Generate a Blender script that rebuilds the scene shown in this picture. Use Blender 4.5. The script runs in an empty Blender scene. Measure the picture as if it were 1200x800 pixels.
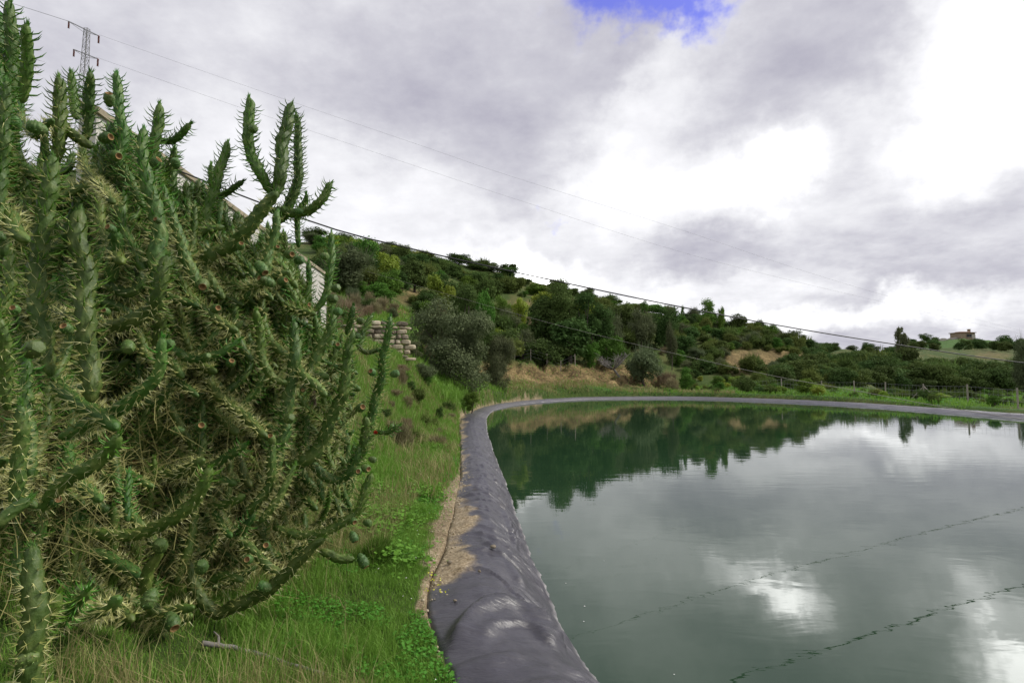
import bpy, math, random
import numpy as np
from mathutils import Vector, Matrix

random.seed(7)
RNG = np.random.default_rng(7)
scene = bpy.context.scene
COL = scene.collection

# ------------------------------------------------------------------ camera
CAM_H = 2.4
PITCH = math.atan(40 / 650.0)
cam_data = bpy.data.cameras.new("camera")
cam_data.sensor_width = 36.0
cam_data.lens = 36.0 * 650 / 1200
cam_data.clip_start = 0.05
cam_data.clip_end = 8000
cam = bpy.data.objects.new("camera", cam_data)
COL.objects.link(cam)
cam.location = (0, 0, CAM_H)
cam.rotation_euler = (math.pi / 2 + PITCH, 0, 0)
scene.camera = cam

def ray(px, py):
    u = (px - 600) / 650.0
    v = (400 - py) / 650.0
    return np.array([u, math.cos(PITCH) - v * math.sin(PITCH), math.sin(PITCH) + v * math.cos(PITCH)])
def P(px, py, d):
    """the place in the world seen at a pixel of the photograph, d metres ahead"""
    r = ray(px, py)
    return np.array([0, 0, CAM_H]) + r * (d / r[1])
def G(px, py, z=0.0):
    r = ray(px, py)
    return np.array([0, 0, CAM_H]) + r * ((z - CAM_H) / r[2])

# ------------------------------------------------------------------ world
SUN_EL, SUN_AZ = math.radians(42), math.radians(78)
world = bpy.data.worlds.new("World")
scene.world = world
world.use_nodes = True
NT = world.node_tree
NT.nodes.clear()
def nn(nt, t, **kw):
    n = nt.nodes.new(t)
    for k, v in kw.items():
        setattr(n, k, v)
    return n
def setin(n, **kw):
    for k, v in kw.items():
        n.inputs[k].default_value = v
def wmath(op, a, b=None, c=None, clamp=False, nt=None):
    nt = nt or NT
    n = nt.nodes.new('ShaderNodeMath'); n.operation = op; n.use_clamp = clamp
    for i, x in enumerate((a, b, c)):
        if x is None: continue
        if isinstance(x, (int, float)): n.inputs[i].default_value = x
        else: nt.links.new(x, n.inputs[i])
    return n.outputs[0]
def vmath(op, a, b=None, nt=None, out=0):
    nt = nt or NT
    n = nt.nodes.new('ShaderNodeVectorMath'); n.operation = op
    for i, x in enumerate((a, b)):
        if x is None: continue
        if isinstance(x, (tuple, list)): n.inputs[i].default_value = x
        else: nt.links.new(x, n.inputs[i])
    return n.outputs[out]
def ramp(nt, fac, stops, interp='LINEAR'):
    n = nt.nodes.new('ShaderNodeValToRGB')
    n.color_ramp.interpolation = interp
    e = n.color_ramp.elements
    while len(e) < len(stops): e.new(0.5)
    for i, (p, c) in enumerate(stops):
        e[i].position = p
        e[i].color = (*c, 1) if len(c) == 3 else c
    if fac is not None: nt.links.new(fac, n.inputs[0])
    return n.outputs[0]
def noise(nt, vec, scale, detail=4, rough=0.55, dist=0.0, out='Fac'):
    n = nt.nodes.new('ShaderNodeTexNoise')
    n.inputs['Scale'].default_value = scale
    n.inputs['Detail'].default_value = detail
    n.inputs['Roughness'].default_value = rough
    n.inputs['Distortion'].default_value = dist
    if vec is not None: nt.links.new(vec, n.inputs['Vector'])
    return n.outputs[out]

tc = nn(NT, 'ShaderNodeTexCoord')
dirv = vmath('NORMALIZE', tc.outputs['Generated'])
sep = nn(NT, 'ShaderNodeSeparateXYZ'); NT.links.new(dirv, sep.inputs[0])
dz = wmath('MAXIMUM', sep.outputs[2], 0.0)
den = wmath('ADD', dz, 0.22)
comb = nn(NT, 'ShaderNodeCombineXYZ')
NT.links.new(wmath('DIVIDE', sep.outputs[0], den), comb.inputs[0])
NT.links.new(wmath('DIVIDE', sep.outputs[1], den), comb.inputs[1])
plan = comb.outputs[0]
plan_off = vmath('ADD', plan, (3.7, 1.9, 0.0))
n_big = noise(NT, plan_off, 1.15, 5, 0.52, 0.15)
n_mid = noise(NT, plan_off, 2.9, 9, 0.60, 0.0)
n_fine = noise(NT, plan_off, 9.0, 6, 0.6)
# ragged edges for the cloud features
wob = vmath('SUBTRACT', noise(NT, dirv, 4.5, 6, 0.6, out='Color'), (0.5, 0.5, 0.5))
wobs = nn(NT, 'ShaderNodeVectorMath', operation='SCALE'); NT.links.new(wob, wobs.inputs[0]); wobs.inputs['Scale'].default_value = 0.30
dirw = vmath('ADD', dirv, wobs.outputs[0])
def blob(px, py, sx, sy, k=1.0, tilt=0.0):
    r = ray(px, py); L = np.linalg.norm(r); r = r / L
    a = np.cross(r, [0, 0, 1]); a /= np.linalg.norm(a)
    b = np.cross(a, r)
    t = math.radians(tilt)
    a, b = a * math.cos(t) + b * math.sin(t), -a * math.sin(t) + b * math.cos(t)
    wa, wb = sx / 650.0 / L, sy / 650.0 / L
    u = vmath('DOT_PRODUCT', dirw, tuple(a / wa), out=1)
    v = vmath('DOT_PRODUCT', dirw, tuple(b / wb), out=1)
    f = vmath('DOT_PRODUCT', dirw, tuple(r), out=1)
    q = wmath('ADD', wmath('MULTIPLY', u, u), wmath('MULTIPLY', v, v))
    e = wmath('EXPONENT', wmath('MULTIPLY', q, -0.7))
    e = wmath('MULTIPLY', e, wmath('GREATER_THAN', f, 0.0))
    return wmath('MULTIPLY', e, k)
BLOBS = [(892, 206, 42, 17, .62, 8), (1172, 120, 60, 34, .55, 20), (632, 312, 46, 18, .55, 0), (1140, 60, 40, 40, .4, 0), (1150, 70, 75, 110, .50, 0), (1240, 130, 70, 60, .26, 0), (880, 205, 95, 38, .30, 8), (760, 120, 30, 75, .26, -35),
         (720, 235, 75, 35, .24, 0), (640, 320, 110, 28, .26, -5), (1145, 215, 34, 30, .30, 0), (1010, 385, 130, 14, .42, 0),
         (700, 345, 130, 18, .30, -10), (925, 335, 60, 16, .16, 0), (780, 345, 70, 22, .14, 0), (250, 190, 130, 60, .14, 0), (470, 250, 130, 45, .16, 0),
         (930, 90, 80, 80, -.08, 0), (1020, 180, 60, 50, -.07, 0), (1000, 250, 150, 40, .07, 0), (940, 285, 120, 40, -.02, 0), (1160, 290, 70, 30, -.04, 0), (640, 90, 100, 90, -.06, 0),
         (480, 110, 90, 50, -.07, 0), (820, 300, 60, 28, -.12, 0), (760, 80, 34, 50, -.16, 0), (870, 350, 110, 20, -.03, 0), (1110, 350, 90, 22, -.06, 0),
         (590, 230, 60, 30, -.08, 0)]
acc = None
for b in BLOBS:
    e = blob(b[0], b[1], b[2], b[3], b[4], b[5])
    acc = e if acc is None else wmath('ADD', acc, e)
br = wmath('MULTIPLY_ADD', wmath('SUBTRACT', n_big, 0.5), 0.26, 0.665)
br = wmath('ADD', br, wmath('MULTIPLY', wmath('SUBTRACT', n_mid, 0.5), 0.36))
br = wmath('ADD', br, wmath('MULTIPLY', wmath('SUBTRACT', n_fine, 0.5), 0.24))
br = wmath('ADD', br, acc)
br = wmath('MAXIMUM', br, 0.26)
ccol = ramp(NT, wmath('MULTIPLY', br, .6), [(0.12, (.23, .225, .31)), (0.27, (.41, .40, .49)), (0.372, (.59, .585, .65)), (0.468, (.82, .82, .86)), (0.60, (1.06, 1.06, 1.09)), (0.80, (2.2, 2.2, 2.2)), (1.0, (5.5, 5.5, 5.4))])
bg_cloud = nn(NT, 'ShaderNodeBackground'); NT.links.new(ccol, bg_cloud.inputs[0]); bg_cloud.inputs[1].default_value = 0.86
sky = nn(NT, 'ShaderNodeTexSky'); sky.sky_type = 'NISHITA'; sky.sun_disc = False
sky.sun_elevation = SUN_EL; sky.sun_rotation = SUN_AZ; sky.air_density = 1.0; sky.dust_density = 0.3; sky.ozone_density = 3.0
tint = nn(NT, 'ShaderNodeMix', data_type='RGBA', blend_type='MULTIPLY'); tint.inputs[0].default_value = 1.0
NT.links.new(sky.outputs[0], tint.inputs[6]); tint.inputs[7].default_value = (1.05, 0.74, 1.35, 1)
bg_sky = nn(NT, 'ShaderNodeBackground'); NT.links.new(tint.outputs[2], bg_sky.inputs[0]); bg_sky.inputs[1].default_value = 0.13
hole = wmath('ADD', blob(798, -2, 62, 36, 1.25, 10), blob(652, 234, 12, 9, .42))
hole = wmath('ADD', hole, blob(712, -22, 55, 40, 1.1))
hole = wmath('ADD', hole, wmath('MULTIPLY', wmath('SUBTRACT', n_fine, 0.5), 0.7))
hole_m = nn(NT, 'ShaderNodeMapRange', interpolation_type='SMOOTHSTEP'); NT.links.new(hole, hole_m.inputs[0])
hole_m.inputs[1].default_value = 0.22; hole_m.inputs[2].default_value = 0.90
mixs = nn(NT, 'ShaderNodeMixShader'); NT.links.new(hole_m.outputs[0], mixs.inputs[0])
NT.links.new(bg_cloud.outputs[0], mixs.inputs[1]); NT.links.new(bg_sky.outputs[0], mixs.inputs[2])
wo = nn(NT, 'ShaderNodeOutputWorld'); NT.links.new(mixs.outputs[0], wo.inputs[0])

sun_d = bpy.data.lights.new("sun", 'SUN'); sun_d.energy = 2.6; sun_d.angle = math.radians(10); sun_d.color = (1.0, 0.95, 0.86)
sun = bpy.data.objects.new("sun", sun_d); COL.objects.link(sun)
sd = Vector((math.sin(SUN_AZ) * math.cos(SUN_EL), math.cos(SUN_AZ) * math.cos(SUN_EL), math.sin(SUN_EL)))
sun.rotation_euler = sd.to_track_quat('Z', 'Y').to_euler()
sun.location = (20, 20, 40)

scene.view_settings.view_transform = 'Standard'
scene.view_settings.look = 'None'
scene.view_settings.exposure = 0.28
scene.view_settings.gamma = 1.0
scene.view_settings.use_curve_mapping = False
scene.render.engine = 'CYCLES'
scene.cycles.max_bounces = 6
scene.cycles.diffuse_bounces = 3
scene.cycles.glossy_bounces = 3
scene.cycles.transmission_bounces = 3
scene.cycles.transparent_max_bounces = 4
scene.cycles.use_denoising = True

# ------------------------------------------------------------------ helpers
def _hash(ix, iy, iz, seed):
    h = (ix * 374761393 + iy * 668265263 + iz * 2147483647 + seed * 1274126177) & 0xFFFFFFFF
    h = ((h ^ (h >> 13)) * 1274126177) & 0xFFFFFFFF
    h = h ^ (h >> 16)
    return (h & 0xFFFF) / 65535.0
def vnoise(x, y, seed=0):
    x = np.asarray(x, float); y = np.asarray(y, float)
    ix = np.floor(x).astype(np.int64); iy = np.floor(y).astype(np.int64)
    fx = x - ix; fy = y - iy
    fx = fx * fx * (3 - 2 * fx); fy = fy * fy * (3 - 2 * fy)
    a = _hash(ix, iy, 0, seed); b = _hash(ix + 1, iy, 0, seed)
    c = _hash(ix, iy + 1, 0, seed); d = _hash(ix + 1, iy + 1, 0, seed)
    return (a * (1 - fx) + b * fx) * (1 - fy) + (c * (1 - fx) + d * fx) * fy
def fbm(x, y, octv=4, seed=0):
    s = 0; a = 0.5
    for o in range(octv):
        s = s + a * (vnoise(np.asarray(x) * 2 ** o, np.asarray(y) * 2 ** o, seed + o) - 0.5)
        a *= 0.5
    return s * 2
def smooth(a, b, x):
    t = np.clip((np.asarray(x, float) - a) / (b - a), 0, 1)
    return t * t * (3 - 2 * t)

def mesh_arr(name, V, F, mi=None, mats=(), smooth_=False, sizes=None):
    """V (n,3); F either (m,k) array or flat index array with per-face sizes"""
    V = np.ascontiguousarray(V, dtype=np.float32)
    me = bpy.data.meshes.new(name)
    if sizes is None:
        F = np.asarray(F, dtype=np.int32)
        sizes = np.full(len(F), F.shape[1], dtype=np.int32); F = F.ravel()
    else:
        F = np.asarray(F, dtype=np.int32); sizes = np.asarray(sizes, dtype=np.int32)
    me.vertices.add(len(V)); me.vertices.foreach_set('co', V.ravel())
    me.loops.add(len(F)); me.loops.foreach_set('vertex_index', F)
    me.polygons.add(len(sizes))
    st = np.concatenate([[0], np.cumsum(sizes)[:-1]]).astype(np.int32)
    me.polygons.foreach_set('loop_start', st)
    me.polygons.foreach_set('loop_total', sizes)
    for m in mats: me.materials.append(m)
    if mi is not None: me.polygons.foreach_set('material_index', np.asarray(mi, dtype=np.int32))
    if smooth_ is not False:
        me.polygons.foreach_set('use_smooth', np.full(len(sizes), True) if smooth_ is True else np.asarray(smooth_, bool))
    me.update(calc_edges=True)
    return me
class MB:
    """collects pieces (verts + faces of one size each + material index) into one mesh"""
    def __init__(self): self.V = []; self.F = []; self.S = []; self.M = []; self.SM = []; self.n = 0
    def add(self, V, F, mi=0, sm=False):
        V = np.asarray(V, float); F = np.asarray(F, dtype=np.int64)
        self.V.append(V); self.F.append((F + self.n).ravel()); self.S.append(np.full(len(F), F.shape[1]))
        self.M.append(np.full(len(F), mi)); self.SM.append(np.full(len(F), sm)); self.n += len(V)
    def box(self, c, s, mi=0, rz=0.0, taper=1.0):
        hx, hy, hz = s[0] / 2, s[1] / 2, s[2] / 2
        v = np.array([[x * hx * (taper if z > 0 else 1), y * hy * (taper if z > 0 else 1), z * hz] for z in (-1, 1) for x, y in ((-1, -1), (1, -1), (1, 1), (-1, 1))])
        if rz:
            c_, s_ = math.cos(rz), math.sin(rz)
            v = np.stack([v[:, 0] * c_ - v[:, 1] * s_, v[:, 0] * s_ + v[:, 1] * c_, v[:, 2]], 1)
        self.add(v + np.array(c), [[0, 3, 2, 1], [4, 5, 6, 7], [0, 1, 5, 4], [1, 2, 6, 5], [2, 3, 7, 6], [3, 0, 4, 7]], mi)
    def tube(self, pts, r, n=6, mi=0, sm=True, cap=True):
        pts = np.asarray(pts, float); m = len(pts)
        r = np.full(m, r) if np.isscalar(r) else np.asarray(r, float)
        T = np.gradient(pts, axis=0); T /= np.linalg.norm(T, axis=1)[:, None] + 1e-12
        N, B = frames(T)
        th = np.arange(n) / n * 2 * np.pi
        V = pts[:, None] + r[:, None, None] * (np.cos(th)[None, :, None] * N[:, None] + np.sin(th)[None, :, None] * B[:, None])
        self.add(V.reshape(-1, 3), grid_faces(m, n, True), mi, sm)
        if cap:
            self.add(V[0], [list(range(n))[::-1]], mi); self.add(V[-1], [list(range(n))], mi)
    def mesh(self, name, mats):
        return mesh_arr(name, np.concatenate(self.V), np.concatenate(self.F), np.concatenate(self.M), mats, np.concatenate(self.SM), np.concatenate(self.S))
def grid_faces(m, n, wrap=False):
    i = np.arange(m - 1)[:, None]; j = np.arange(n if wrap else n - 1)[None]
    j2 = (j + 1) % n
    return np.stack([i * n + j, i * n + j2, (i + 1) * n + j2, (i + 1) * n + j], -1).reshape(-1, 4)
def frames(T):
    m = len(T); N = np.zeros((m, 3)); B = np.zeros((m, 3))
    ref = np.array([0, 0, 1.0]) if abs(T[0][2]) < 0.8 else np.array([1.0, 0, 0])
    n = np.cross(T[0], ref); n /= np.linalg.norm(n)
    for i in range(m):
        n = n - np.dot(n, T[i]) * T[i]; L = np.linalg.norm(n)
        n = n / L if L > 1e-9 else np.array([1.0, 0, 0])
        N[i] = n; B[i] = np.cross(T[i], n)
    return N, B
def catmull(pts, step):
    pts = np.asarray(pts, float)
    if len(pts) == 2: pts = np.array([pts[0], (pts[0] + pts[1]) / 2, pts[1]])
    p = np.vstack([2 * pts[0] - pts[1], pts, 2 * pts[-1] - pts[-2]])
    out = []
    for i in range(1, len(p) - 2):
        t = np.linspace(0, 1, 24, endpoint=False)[:, None]
        a, b, c, d = p[i - 1], p[i], p[i + 1], p[i + 2]
        out.append(0.5 * ((2 * b) + (-a + c) * t + (2 * a - 5 * b + 4 * c - d) * t ** 2 + (-a + 3 * b - 3 * c + d) * t ** 3))
    out.append(pts[-1:]); q = np.vstack(out)
    L = np.concatenate([[0], np.cumsum(np.linalg.norm(np.diff(q, axis=0), axis=1))])
    n = max(4, int(L[-1] / step) + 1)
    s = np.linspace(0, L[-1], n)
    return np.stack([np.interp(s, L, q[:, k]) for k in range(q.shape[1])], 1)

def link(name, me, parent=None, loc=None):
    o = bpy.data.objects.new(name, me); COL.objects.link(o)
    if parent is not None: o.parent = parent
    if loc is not None: o.location = loc
    return o
def empty(name, loc, label=None, cat=None, group=None):
    o = bpy.data.objects.new(name, None); COL.objects.link(o); o.location = loc; o.empty_display_size = 0.1
    tag(o, label, cat, group); return o
def tag(o, label=None, cat=None, group=None, kind=None):
    if label: o['label'] = label
    if cat: o['category'] = cat
    if group: o['group'] = group
    if kind: o['kind'] = kind
    return o

# ------------------------------------------------------------------ materials
MATS = {}
def new_mat(name):
    m = bpy.data.materials.new(name); m.use_nodes = True
    nt = m.node_tree; nt.nodes.clear()
    out = nt.nodes.new('ShaderNodeOutputMaterial'); b = nt.nodes.new('ShaderNodeBsdfPrincipled')
    nt.links.new(b.outputs[0], out.inputs[0]); MATS[name] = m
    return m, nt, b, out
def mixc(nt, fac, a, b):
    n = nt.nodes.new('ShaderNodeMix'); n.data_type = 'RGBA'
    for i, x in ((0, fac), (6, a), (7, b)):
        if isinstance(x, (int, float)): n.inputs[i].default_value = x
        elif isinstance(x, tuple): n.inputs[i].default_value = (*x, 1)
        else: nt.links.new(x, n.inputs[i])
    return n.outputs[2]
def bump(nt, b, height, strength=0.5, dist=0.02):
    n = nt.nodes.new('ShaderNodeBump'); n.inputs['Strength'].default_value = strength; n.inputs['Distance'].default_value = dist
    nt.links.new(height, n.inputs['Height']); nt.links.new(n.outputs[0], b.inputs['Normal'])
def objco(nt): return nt.nodes.new('ShaderNodeTexCoord').outputs['Object']
def simple(name, c1, c2, scale=8, rough=0.85, bstr=0.3, bdist=0.01, spec=0.3):
    m, nt, b, o = new_mat(name)
    f = noise(nt, objco(nt), scale, 6, 0.6)
    nt.links.new(ramp(nt, f, [(0.3, c1), (0.7, c2)]), b.inputs['Base Color'])
    b.inputs['Roughness'].default_value = rough; b.inputs['Specular IOR Level'].default_value = spec
    if bstr: bump(nt, b, f, bstr, bdist)
    return m
def leafmat(name, c1, c2, c3, scale=3.0, trans=0.25, rough=0.6, spec=0.25, var=0.35):
    """foliage: patches of three greens, each plant slightly different, a little light through the leaves"""
    m, nt, b, out = new_mat(name)
    geo = nt.nodes.new('ShaderNodeNewGeometry'); info = nt.nodes.new('ShaderNodeObjectInfo')
    f = noise(nt, geo.outputs['Position'], scale, 5, 0.6)
    f2 = wmath('ADD', wmath('MULTIPLY', f, 0.75), wmath('MULTIPLY', geo.outputs['Random Per Island'], 0.25), nt=nt)
    c = ramp(nt, f2, [(0.32, c1), (0.5, c2), (0.68, c3)])
    hsv = nt.nodes.new('ShaderNodeHueSaturation'); nt.links.new(c, hsv.inputs['Color'])
    nt.links.new(wmath('MULTIPLY_ADD', info.outputs['Random'], var, 1 - var / 2, nt=nt), hsv.inputs['Value'])
    r2 = wmath('FRACT', wmath('MULTIPLY', info.outputs['Random'], 7.31, nt=nt), nt=nt)
    nt.links.new(wmath('MULTIPLY_ADD', r2, 0.05, 0.475, nt=nt), hsv.inputs['Hue'])
    nt.links.new(hsv.outputs[0], b.inputs['Base Color'])
    b.inputs['Roughness'].default_value = rough; b.inputs['Specular IOR Level'].default_value = spec
    tr = nt.nodes.new('ShaderNodeBsdfTranslucent'); nt.links.new(hsv.outputs[0], tr.inputs[0])
    mx = nt.nodes.new('ShaderNodeMixShader'); mx.inputs[0].default_value = trans
    nt.links.new(b.outputs[0], mx.inputs[1]); nt.links.new(tr.outputs[0], mx.inputs[2]); nt.links.new(mx.outputs[0], out.inputs[0])
    return m

# ------------------------------------------------------------------ pond outline
Wpx = [(703, 800), (662, 747), (641, 690), (622, 653), (608, 612), (592, 565), (576, 522), (570.5, 500), (572, 487), (584, 479), (612, 473.5), (650, 470), (700, 467.5), (800, 467), (900, 470), (1000, 475), (1100, 482.5), (1200, 490.5)]
W0 = [G(x, y, 0.0)[:2] for x, y in Wpx]
W0 = [np.array([1.3, 3.0]), ] + W0[0:]
W0 += [np.array([31.5, 22.0]), np.array([34.0, 12.0]), np.array([33.0, 3.0]), np.array([27.0, -4.0]), np.array([14.0, -6.0]), np.array([5.0, -4.0]), np.array([2.4, 0.0])]
W0 = np.array(W0)
def closed_curve(pts, step):
    p = np.vstack([pts[-3:], pts, pts[:3]])
    out = []
    for i in range(3, len(p) - 3):
        t = np.linspace(0, 1, 40, endpoint=False)[:, None]
        a, b, c, d = p[i - 1], p[i], p[i + 1], p[i + 2]
        out.append(0.5 * ((2 * b) + (-a + c) * t + (2 * a - 5 * b + 4 * c - d) * t ** 2 + (-a + 3 * b - 3 * c + d) * t ** 3))
    q = np.vstack(out)
    return q
WC = closed_curve(W0, 0.1)
L_ = np.concatenate([[0], np.cumsum(np.linalg.norm(np.diff(np.vstack([WC, WC[:1]]), axis=0), axis=1))])
WCL = L_[-1]
def wc_at(s):
    q = np.vstack([WC, WC[:1]])
    return np.stack([np.interp(s % WCL, L_, q[:, 0]), np.interp(s % WCL, L_, q[:, 1])], 1)
SC = np.linspace(0, WCL, 500, endpoint=False)
WD = wc_at(SC)
def liner_w(d):     # width of the plastic apron by distance ahead
    return np.interp(d, [0, 4, 5.5, 7.5, 9.5, 16, 22, 29, 40, 60], [1.3, 1.3, 1.2, 1.02, .95, 1.0, 1.15, 1.25, .85, .8])
def pond_sd(X, Y):
    """signed distance to the water's edge, positive on land"""
    X = np.asarray(X, float).ravel(); Y = np.asarray(Y, float).ravel()
    dmin = np.full(len(X), 1e9); inside = np.zeros(len(X), bool)
    A = WD; Bq = np.roll(WD, -1, 0)
    near = (X > -12) & (X < 44) & (Y > -16) & (Y < 72)
    idx = np.nonzero(near)[0]
    for c in range(0, len(idx), 20000):
        k = idx[c:c + 20000]; x = X[k][:, None]; y = Y[k][:, None]
        ab = Bq - A; t = ((x - A[:, 0]) * ab[:, 0] + (y - A[:, 1]) * ab[:, 1]) / (ab ** 2).sum(1)
        t = np.clip(t, 0, 1)
        dd = np.hypot(x - A[:, 0] - t * ab[:, 0], y - A[:, 1] - t * ab[:, 1])
        dmin[k] = dd.min(1)
        cond = (A[:, 1] > y) != (Bq[:, 1] > y)
        xi = A[:, 0] + (y - A[:, 1]) / (Bq[:, 1] - A[:, 1] + 1e-12) * (Bq[:, 0] - A[:, 0])
        inside[k] = (np.sum(cond & (x < xi), 1) % 2) == 1
    far = ~near
    dmin[far] = np.hypot(np.maximum(np.maximum(-2.0 - X[far], X[far] - 34), 0), np.maximum(np.maximum(-6 - Y[far], Y[far] - 61), 0)) + 0.5
    return np.where(inside, -dmin, dmin)
def rimh(X, Y): return np.interp(np.asarray(Y) + 0 * np.asarray(X), [16, 32], [1.0, .38])
def prof(t):
    return np.interp(t, [-3, -1, 0, .18, .35, .5, .65, .8, 1.0, 1.4], [-2.6, -.9, 0, .22, .40, .50, .545, .558, .530, .50])

# ------------------------------------------------------------------ terrain heights
TD = np.array([28, 35, 45, 55, 60, 64, 68, 75, 80, 90, 100, 115, 130, 160, 200, 300, 400, 600, 2500.])
def zc(y, d): return P(600, y, d)[2]
def col(px, pairs, lo=0.6, z=None):
    ds = [p[0] for p in pairs]; zs = [zc(p[1], p[0]) if p[1] > 60 else p[1] for p in pairs]
    return px, np.interp(TD, ds, zs)
TAB = [
    col(-3000, [(28, 6), (60, 14), (100, 24), (160, 30), (2500, 30)]),
    col(-400, [(28, 7), (60, 20), (100, 34), (160, 42), (2500, 40)]),
    col(100, [(28, 5.5), (60, 20), (80, 33), (115, 38), (160, 38), (2500, 30)]),
    col(250, [(28, 5.2), (45, 9), (80, 23), (100, 28.5), (130, 32), (160, 33), (2500, 25)]),
    col(380, [(28, 5.2), (35, 372), (45, 360), (60, 338), (80, 312), (100, 295), (130, 283), (160, 32), (2500, 20)]),
    col(440, [(28, 4.9), (35, 385), (45, 368), (60, 350), (80, 322), (100, 303), (130, 291), (160, 31), (2500, 20)]),
    col(490, [(28, 3.0), (35, 425), (45, 404), (60, 368), (80, 340), (100, 316), (130, 300), (160, 30), (2500, 20)]),
    col(520, [(28, 1.0), (35, 2.2), (45, 420), (60, 385), (80, 350), (100, 326), (130, 306), (160, 29), (2500, 20)]),
    col(556, [(28, .6), (38, .9), (43, 459), (47, 430), (60, 418), (80, 375), (100, 340), (130, 312), (160, 27), (2500, 16)]),
    col(600, [(45, .6), (50, .9), (53, 455), (57, 427), (68, 426), (80, 392), (100, 352), (130, 322), (160, 25), (2500, 16)]),
    col(655, [(55, .6), (58, .9), (62, 429), (71, 428), (80, 402), (100, 365), (130, 337), (160, 21), (2500, 14)]),
    col(740, [(60, .6), (64, .8), (68, 440), (76, 435), (90, 405), (115, 375), (130, 361), (160, 17), (2500, 12)]),
    col(775, [(60, .6), (66, .7), (70, 455), (80, 433), (90, 412), (115, 378), (135, 366), (160, 16), (2500, 12)]),
    col(800, [(60, .6), (70, .7), (75, 454), (85, 431), (100, 405), (120, 380), (135, 370), (160, 15), (2500, 12)]),
    col(870, [(60, .6), (70, .7), (80, 441), (88, 437), (93, 420), (100, 408), (115, 395), (130, 382), (160, 12), (2500, 12)]),
    col(930, [(60, .6), (72, .7), (82, 442), (90, 438), (95, 424), (102, 415), (115, 405), (128, 400), (160, 7), (2500, 12)]),
    col(990, [(60, .6), (76, .7), (90, 444), (100, 440), (115, 436), (130, 430), (160, 417), (200, 410), (300, 12), (2500, 12)]),
    col(1060, [(50, .4), (70, -.5), (100, -1.5), (125, -1.0), (160, 430), (200, 414), (300, 411), (390, 404), (430, 26), (600, 16), (2500, 16)]),
    col(1130, [(50, .4), (70, -.5), (100, -1.5), (125, -1.0), (160, 430), (200, 416), (300, 410), (390, 396), (430, 31), (600, 24), (2500, 24)]),
    col(1200, [(50, .4), (70, -.5), (100, -1.5), (125, -1.0), (160, 430), (200, 416), (300, 410), (390, 400), (430, 26), (600, 20), (2500, 24)]),
    col(1500, [(60, .5), (100, .5), (160, 4), (200, 8), (300, 13), (400, 18), (2500, 24)]),
    col(4000, [(60, .6), (100, 1), (200, 5), (400, 10), (2500, 18)]),
]
TX = np.array([t[0] for t in TAB], float); TZ = np.array([t[1] for t in TAB])
TA = np.degrees(np.arctan((TX - 600) / 650.0))
TA = np.concatenate([[-181], TA, [181]]); TZ = np.vstack([TZ[0] * .5 + TZ[-1] * .5, TZ, TZ[0] * .5 + TZ[-1] * .5])

def terrain(X, Y, detail=True, want=False):
    X = np.asarray(X, float); Y = np.asarray(Y, float); sh = X.shape
    X = X.ravel(); Y = Y.ravel()
    az = np.degrees(np.arctan2(X, Y))
    D = np.where(np.abs(az) < 70, np.maximum(Y, 0.34 * np.hypot(X, Y)), np.hypot(X, Y) * 0.342 + 0.0)
    # far table, bilinear in azimuth and log distance
    ai = np.clip(np.searchsorted(TA, az) - 1, 0, len(TA) - 2); af = (az - TA[ai]) / (TA[ai + 1] - TA[ai])
    af = af * .5 + af * af * (3 - 2 * af) * .5
    Dc = np.clip(D, TD[0], TD[-1]); di = np.clip(np.searchsorted(TD, Dc) - 1, 0, len(TD) - 2); df = (Dc - TD[di]) / (TD[di + 1] - TD[di])
    zt = (TZ[ai, di] * (1 - df) + TZ[ai, di + 1] * df) * (1 - af) + (TZ[ai + 1, di] * (1 - df) + TZ[ai + 1, di + 1] * df) * af
    sd = pond_sd(X, Y); w = liner_w(np.clip(Y, 0, 60)); s = sd - w
    # near ground on the left bank: a flat grass strip, then a bank up to a terrace
    left = smooth(2.0, -1.0, X - 0.02 * Y)
    a0 = np.interp(Y, [0, 4, 9, 14, 24], [0.5, .55, .9, 1.0, .9]); a1 = np.interp(Y, [0, 4, 9, 14, 24], [5.5, 5.6, 4.8, 3.8, 3.2])
    top = np.interp(Y, [-10, 0, 5, 12, 20, 26], [1.6, 2.2, 2.9, 3.0, 2.9, 2.7])
    zn = 0.535 + left * (top * smooth(0, 1, (s - a0) / (a1 - a0)) + 0.10 * np.clip(s, 0, .8)) + 0.02 * np.clip(s - 6, 0, 40) * left
    bl = smooth(23.5, 30, Y) * smooth(-60, -42, -np.abs(az)) + smooth(-70, -40, -np.abs(az)) * 0
    blend = np.where(np.abs(az) < 60, smooth(23.5, 30, Y), smooth(20, 45, np.hypot(X, Y)))
    z = zn * (1 - blend) + zt * blend
    r = np.hypot(X, Y)
    if detail:
        z = z + fbm(X * .35, Y * .35, 3, 5) * np.clip(.05 + r * .006, 0, 1.2) * smooth(.3, 4, s)
        z = z + fbm(X * 3.1, Y * 3.1, 3, 15) * .05 * smooth(0.05, .6, s) * smooth(40, 20, r)
        steep = smooth(.3, 3, s)
        # cut bank: erosion gullies
        m = (Y > 40) & (Y < 76) & (az > -8) & (az < 17)
        z = z + np.where(m, fbm(X * .9, Y * .5, 4, 31) * 1.1 * smooth(2.0, 5, s), 0)
    t = sd / w
    under = prof(t) * rimh(X, Y) - 0.10
    fk = np.interp(Y, [8, 25], [0, 1]); k = smooth(0.97 - .05 * fk, 1.03 + .35 * fk, t)
    z = under * (1 - k) + z * k
    if want: return z.reshape(sh), sd.reshape(sh), s.reshape(sh)
    return z.reshape(sh)
def tz(x, y): return float(terrain(np.array([x]), np.array([y]))[0])
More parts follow.
